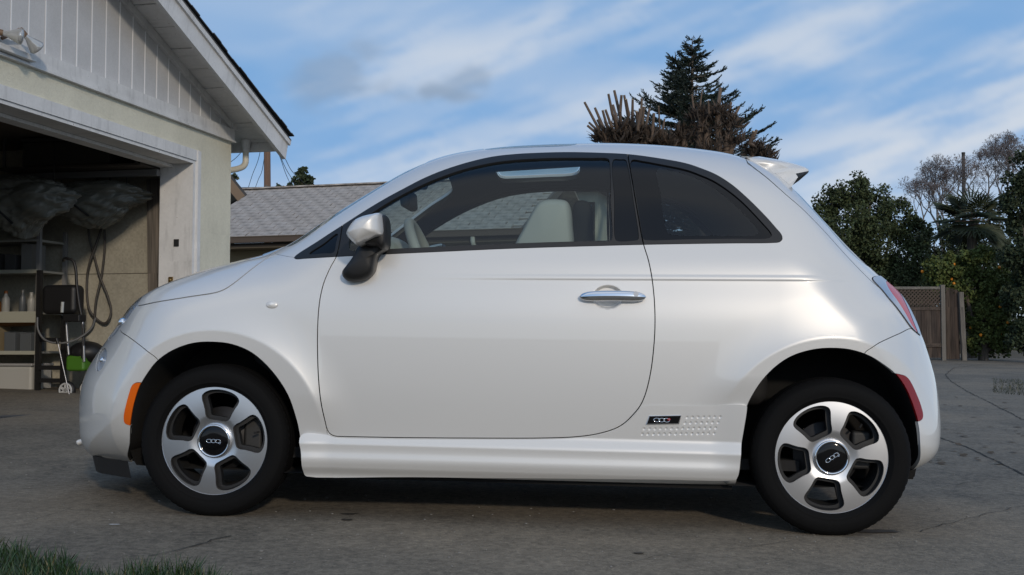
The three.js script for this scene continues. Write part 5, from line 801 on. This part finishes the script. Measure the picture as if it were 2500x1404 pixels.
for (const s of [1, -1]) {
  const G = g => s > 0 ? g : mirZ(g), dr = carGroup.children.filter(o => o.name === 'door')[s > 0 ? 0 : 1];
  const stalk = dome([[874, 601], [892, 594], [909, 586], [930, 578], [944, 582], [943, 604], [936, 612], [927, 617], [920, 625], [915, 646], [911, 664], [898, 679], [872, 687.5], [850, 686.5], [836, 677], [834, 664], [844, 649], [859, 629]], .82, [[.74, 1], [.80, 1], [.822, .97], [.838, .86], [.846, .66], [.849, .3]]);
  const mr = part('door_mirror', G(stalk), M.trim, dr);
  const rim = dome([[905, 524], [930, 520.5], [938, 525], [944.5, 541], [946, 562], [945.5, 583], [942, 603], [934, 610], [915, 600], [890, 598], [880, 570]], .90, [[.80, .8], [.82, .98], [.84, 1], [.868, .99], [.89, .95], [.91, .86], [.918, .6]]);
  part('mirror_rim', G(rim), M.trim, mr);
  const cap = dome([[848, 573], [850.5, 565], [857, 553.5], [863, 545], [872, 537], [882, 531.5], [894, 527], [912, 523], [929, 520.5], [934, 527], [937, 541], [938.8, 558], [938.6, 569], [935, 575.5], [922, 580], [909, 585], [891, 593], [875, 600.5], [866, 595], [858, 588], [851, 580]], .90, [[.80, .9], [.815, .985], [.84, 1.0], ...Array.from({ length: 16 }, (_, i) => { const t = (i + 1) / 16.2; return [.84 + .15 * t, Math.pow(1 - Math.pow(t, 4.2), 1 / 3.2)]; })]);
  part('mirror_cap', G(cap), M.paint, mr);
  // grip handle with key lock
  const hc = onPlaneL(1496, 723.5, .815), hp = []; for (let i = 0; i <= 40; i++) { const t = -1 + 2 * i / 40; hp.push([Math.max(.0003, .0195 * Math.sqrt(Math.max(0, 1 - Math.pow(Math.abs(t), 5)))), t * .1225]); }
  const hg = lathe(hp, 28); hg.rotateZ(-Math.PI / 2); hg.scale(1, 1, .78); { const p = hg.attributes.position; for (let i = 0; i < p.count; i++) { const x = p.getX(i); p.setY(i, p.getY(i) + .012 * x - .25 * x * x + .0015); p.setZ(i, p.getZ(i) - .45 * x * x); } hg.computeVertexNormals(); }
  T(hg, hc.x, hc.y, .8175); const hd = part('door_handle', G(hg), M.chrome, dr);
  const lk = onPlaneL(1553, 718, .828), lg = new THREE.CylinderGeometry(.0095, .0105, .012, 20); lg.rotateX(Math.PI / 2); T(lg, lk.x, lk.y, .8235); part('key_lock', G(lg), M.satin, hd);
  // side repeater
  const rp = bodyHit(664, 744), rn = bodyN(rp), rq = new THREE.Quaternion().setFromUnitVectors(V(0, 0, 1), rn);
  const base = new THREE.SphereGeometry(1, 24, 12); base.scale(.0235, .0145, .006); base.applyQuaternion(rq); T(base, rp.x, rp.y, rp.z);
  const lens = new THREE.SphereGeometry(1, 20, 12); lens.scale(.013, .009, .009); lens.applyQuaternion(rq); T(lens, rp.x, rp.y, rp.z);
  const rep = part('side_repeater', G(base), M.paint, carGroup); part('repeater_lens', G(lens), mat([.80, .80, .78], .08, { clearcoat: 1 }), rep);
}
// ---- roof spoiler
{
  const E = [[1807, 380], [1850, 383.5], [1907, 393], [1940, 401.5], [1964, 409], [1972, 413], [1974, 417.5], [1972, 423], [1950, 442], [1931, 452]], G = [[1807.5, 381], [1822, 386], [1836, 393], [1858, 402], [1879, 413], [1893, 423], [1907, 433], [1920, 445], [1926, 450], [1932, 457]].map(a => bodyHit(a[0], a[1]));
  const ze = .345, e = E.map(a => onPlaneL(a[0], a[1], ze)), nw = 24;
  e[0].copy(onPlaneL(1807, 383, ze)); 
  const grid = (i0, i1) => { const P = [], I = []; for (let i = i0; i <= i1; i++) for (let j = 0; j <= nw; j++) { const w = -1 + 2 * j / nw, b = 1 - w * w; P.push(e[i].x + .042 * b, e[i].y + .034 * b - (i === 0 ? .006 : 0), ze * w); } const n = nw + 1; for (let i = 0; i < i1 - i0; i++) for (let j = 0; j < nw; j++) { const a = i * n + j; I.push(a, a + n + 1, a + n, a, a + 1, a + n + 1); } const g = new THREE.BufferGeometry(); g.setAttribute('position', new THREE.Float32BufferAttribute(P, 3)); g.setIndex(I); g.computeVertexNormals(); return g; };
  const side = (s, black) => { const P = [], I = []; for (let i = 0; i < e.length; i++) { const g = G[i].clone(); const mid = e[i].clone().lerp(g, .5); mid.z += .018; for (const p of [e[i], mid, g]) P.push(p.x, p.y, p.z * s); if (i) { const a = 3 * i; for (const o of [0, 1]) if ((i >= 7 && o === 0) === !!black) I.push(a - 3 + o, a + o, a + 1 + o, a - 3 + o, a + 1 + o, a - 2 + o); } } if (s < 0) I.reverse(); const g = new THREE.BufferGeometry(); g.setAttribute('position', new THREE.Float32BufferAttribute(P, 3)); g.setIndex(I); g.computeVertexNormals(); return g; };
  const faceTo = (g, d) => { const n = g.attributes.normal; let s = 0; for (let i = 0; i < n.count; i++) s += n.getX(i) * d.x + n.getY(i) * d.y + n.getZ(i) * d.z; if (s < 0) { const a = g.index.array; for (let i = 0; i < a.length; i += 3) { const t = a[i]; a[i] = a[i + 1]; a[i + 1] = t; } g.computeVertexNormals(); } return g; };
  const sp = part('roof_spoiler', [faceTo(grid(0, 6), V(0, 1, 0)), faceTo(side(1), V(0, 0, 1)), faceTo(side(-1), V(0, 0, -1))], M.paint, carGroup);
  part('trailing_edge', [faceTo(grid(6, 9), V(1, -1, 0)), faceTo(side(1, true), V(0, 0, 1)), faceTo(side(-1, true), V(0, 0, -1))], M.trim, sp);
}
// ---- cabin: dash, wheel, seats, mirror
{
  part('cowl', [T(rbx(-.05, .06, -.012, .012, -.46, .46, .008), .125, 1.015, 0, 0, 0, .35)], M.blueTint, carGroup);
  const seatC = M.ivory, dark = M.cabin;
  part('dashboard', [rbx(.18, .60, .72, .985, -.62, .62, .05, 3), rbx(.30, .66, .55, .80, -.6, .6, .04)], dark, carGroup);
  part('instrument_hood', T(new THREE.SphereGeometry(1, 24, 14).scale(.13, .10, .15), .56, 1.0, .34), M.ivory, carGroup);
  const sw = new THREE.Group(); sw.name = 'steering_wheel'; carGroup.add(sw); sw.position.set(.735, .995, .35); sw.rotation.set(0, Math.PI / 2, 0); sw.rotateX(-.42);
  part('wheel_rim', new THREE.TorusGeometry(.175, .021, 12, 48), M.ivory, sw); part('wheel_hub', [T(new THREE.SphereGeometry(1, 18, 12).scale(.065, .06, .03)), bx(-.165, .165, -.018, .018, -.012, .012), bx(-.02, .02, -.165, 0, -.012, .012)], M.dark, sw);
  for (const sg of [1, -1]) {
    const bk = dome([[1262, 610], [1285, 565], [1306, 525], [1320, 506], [1336, 499], [1372, 498], [1388, 503], [1396, 520], [1400, 560], [1404, 620], [1400, 760], [1250, 760], [1225, 720]], .34, [[.10, .8], [.115, .93], [.14, .985], [.18, 1], [.50, 1], [.54, .985], [.565, .93], [.58, .8]]);
    const st = part('front_seat', sg > 0 ? bk : mirZ(bk), M.ivory, carGroup);
    part('seat_cushion', rbx(.80, 1.30, .42, .60, sg * .34 - .24, sg * .34 + .24, .06, 4), M.ivory, st);
    const hr = dome([[1398, 520], [1404, 500], [1418, 494], [1436, 498], [1446, 515], [1448, 560], [1446, 620], [1400, 620]], .34, [[.24, .85], [.26, 1], [.42, 1], [.44, .85]]); part('seat_back_shell', sg > 0 ? hr : mirZ(hr), M.dark, st);
  }
  part('rear_seat', [rbx(1.65, 2.1, .45, .60, -.58, .58, .05, 3), T(rbx(-.06, .06, -.25, .25, -.56, .56, .05, 3), 2.05, .80, 0, 0, 0, -.35)], M.dark, carGroup);
  part('cabin_floor', bx(.2, 2.2, .22, .26, -.68, .68), M.dark, carGroup);
  part('added_sunroof_mask', (() => { const P = [], I = []; for (let i = 0; i <= 20; i++) for (let j = 0; j < 2; j++) { const z = -.27 + .71 * i / 20, x = j ? 1.38 : .93; let a = 1.2, b = 1.6; for (let k = 0; k < 24; k++) { const m = (a + b) / 2; if (bodyF(x, m, z) < -.024) a = m; else b = m; } P.push(x, a, z); if (i && j) { const k = 2 * i; I.push(k - 2, k, k + 1, k - 2, k + 1, k - 1); } } const g = new THREE.BufferGeometry(); g.setAttribute('position', new THREE.Float32BufferAttribute(P, 3)); g.setIndex(I); g.computeVertexNormals(); return g; })(), dark, carGroup); part('rear_view_mirror', [T(rbx(-.022, .022, -.042, .042, -.125, .125, .018, 3), .60, 1.285, 0, 0, 0, .1), bar(V(.585, 1.31, 0), V(.55, 1.36, 0), .008)], M.dark, carGroup);  // added dark sheet hides the near sunroof, leaving a bright far strip
  part('mirror_housing_sensor', rbx(.60, .68, 1.335, 1.375, -.05, .05, .015), M.dark, carGroup);
}
scene.traverse(o => { if (o.isMesh) { o.castShadow = true; o.receiveShadow = true; } });
renderer.render(scene, camera);
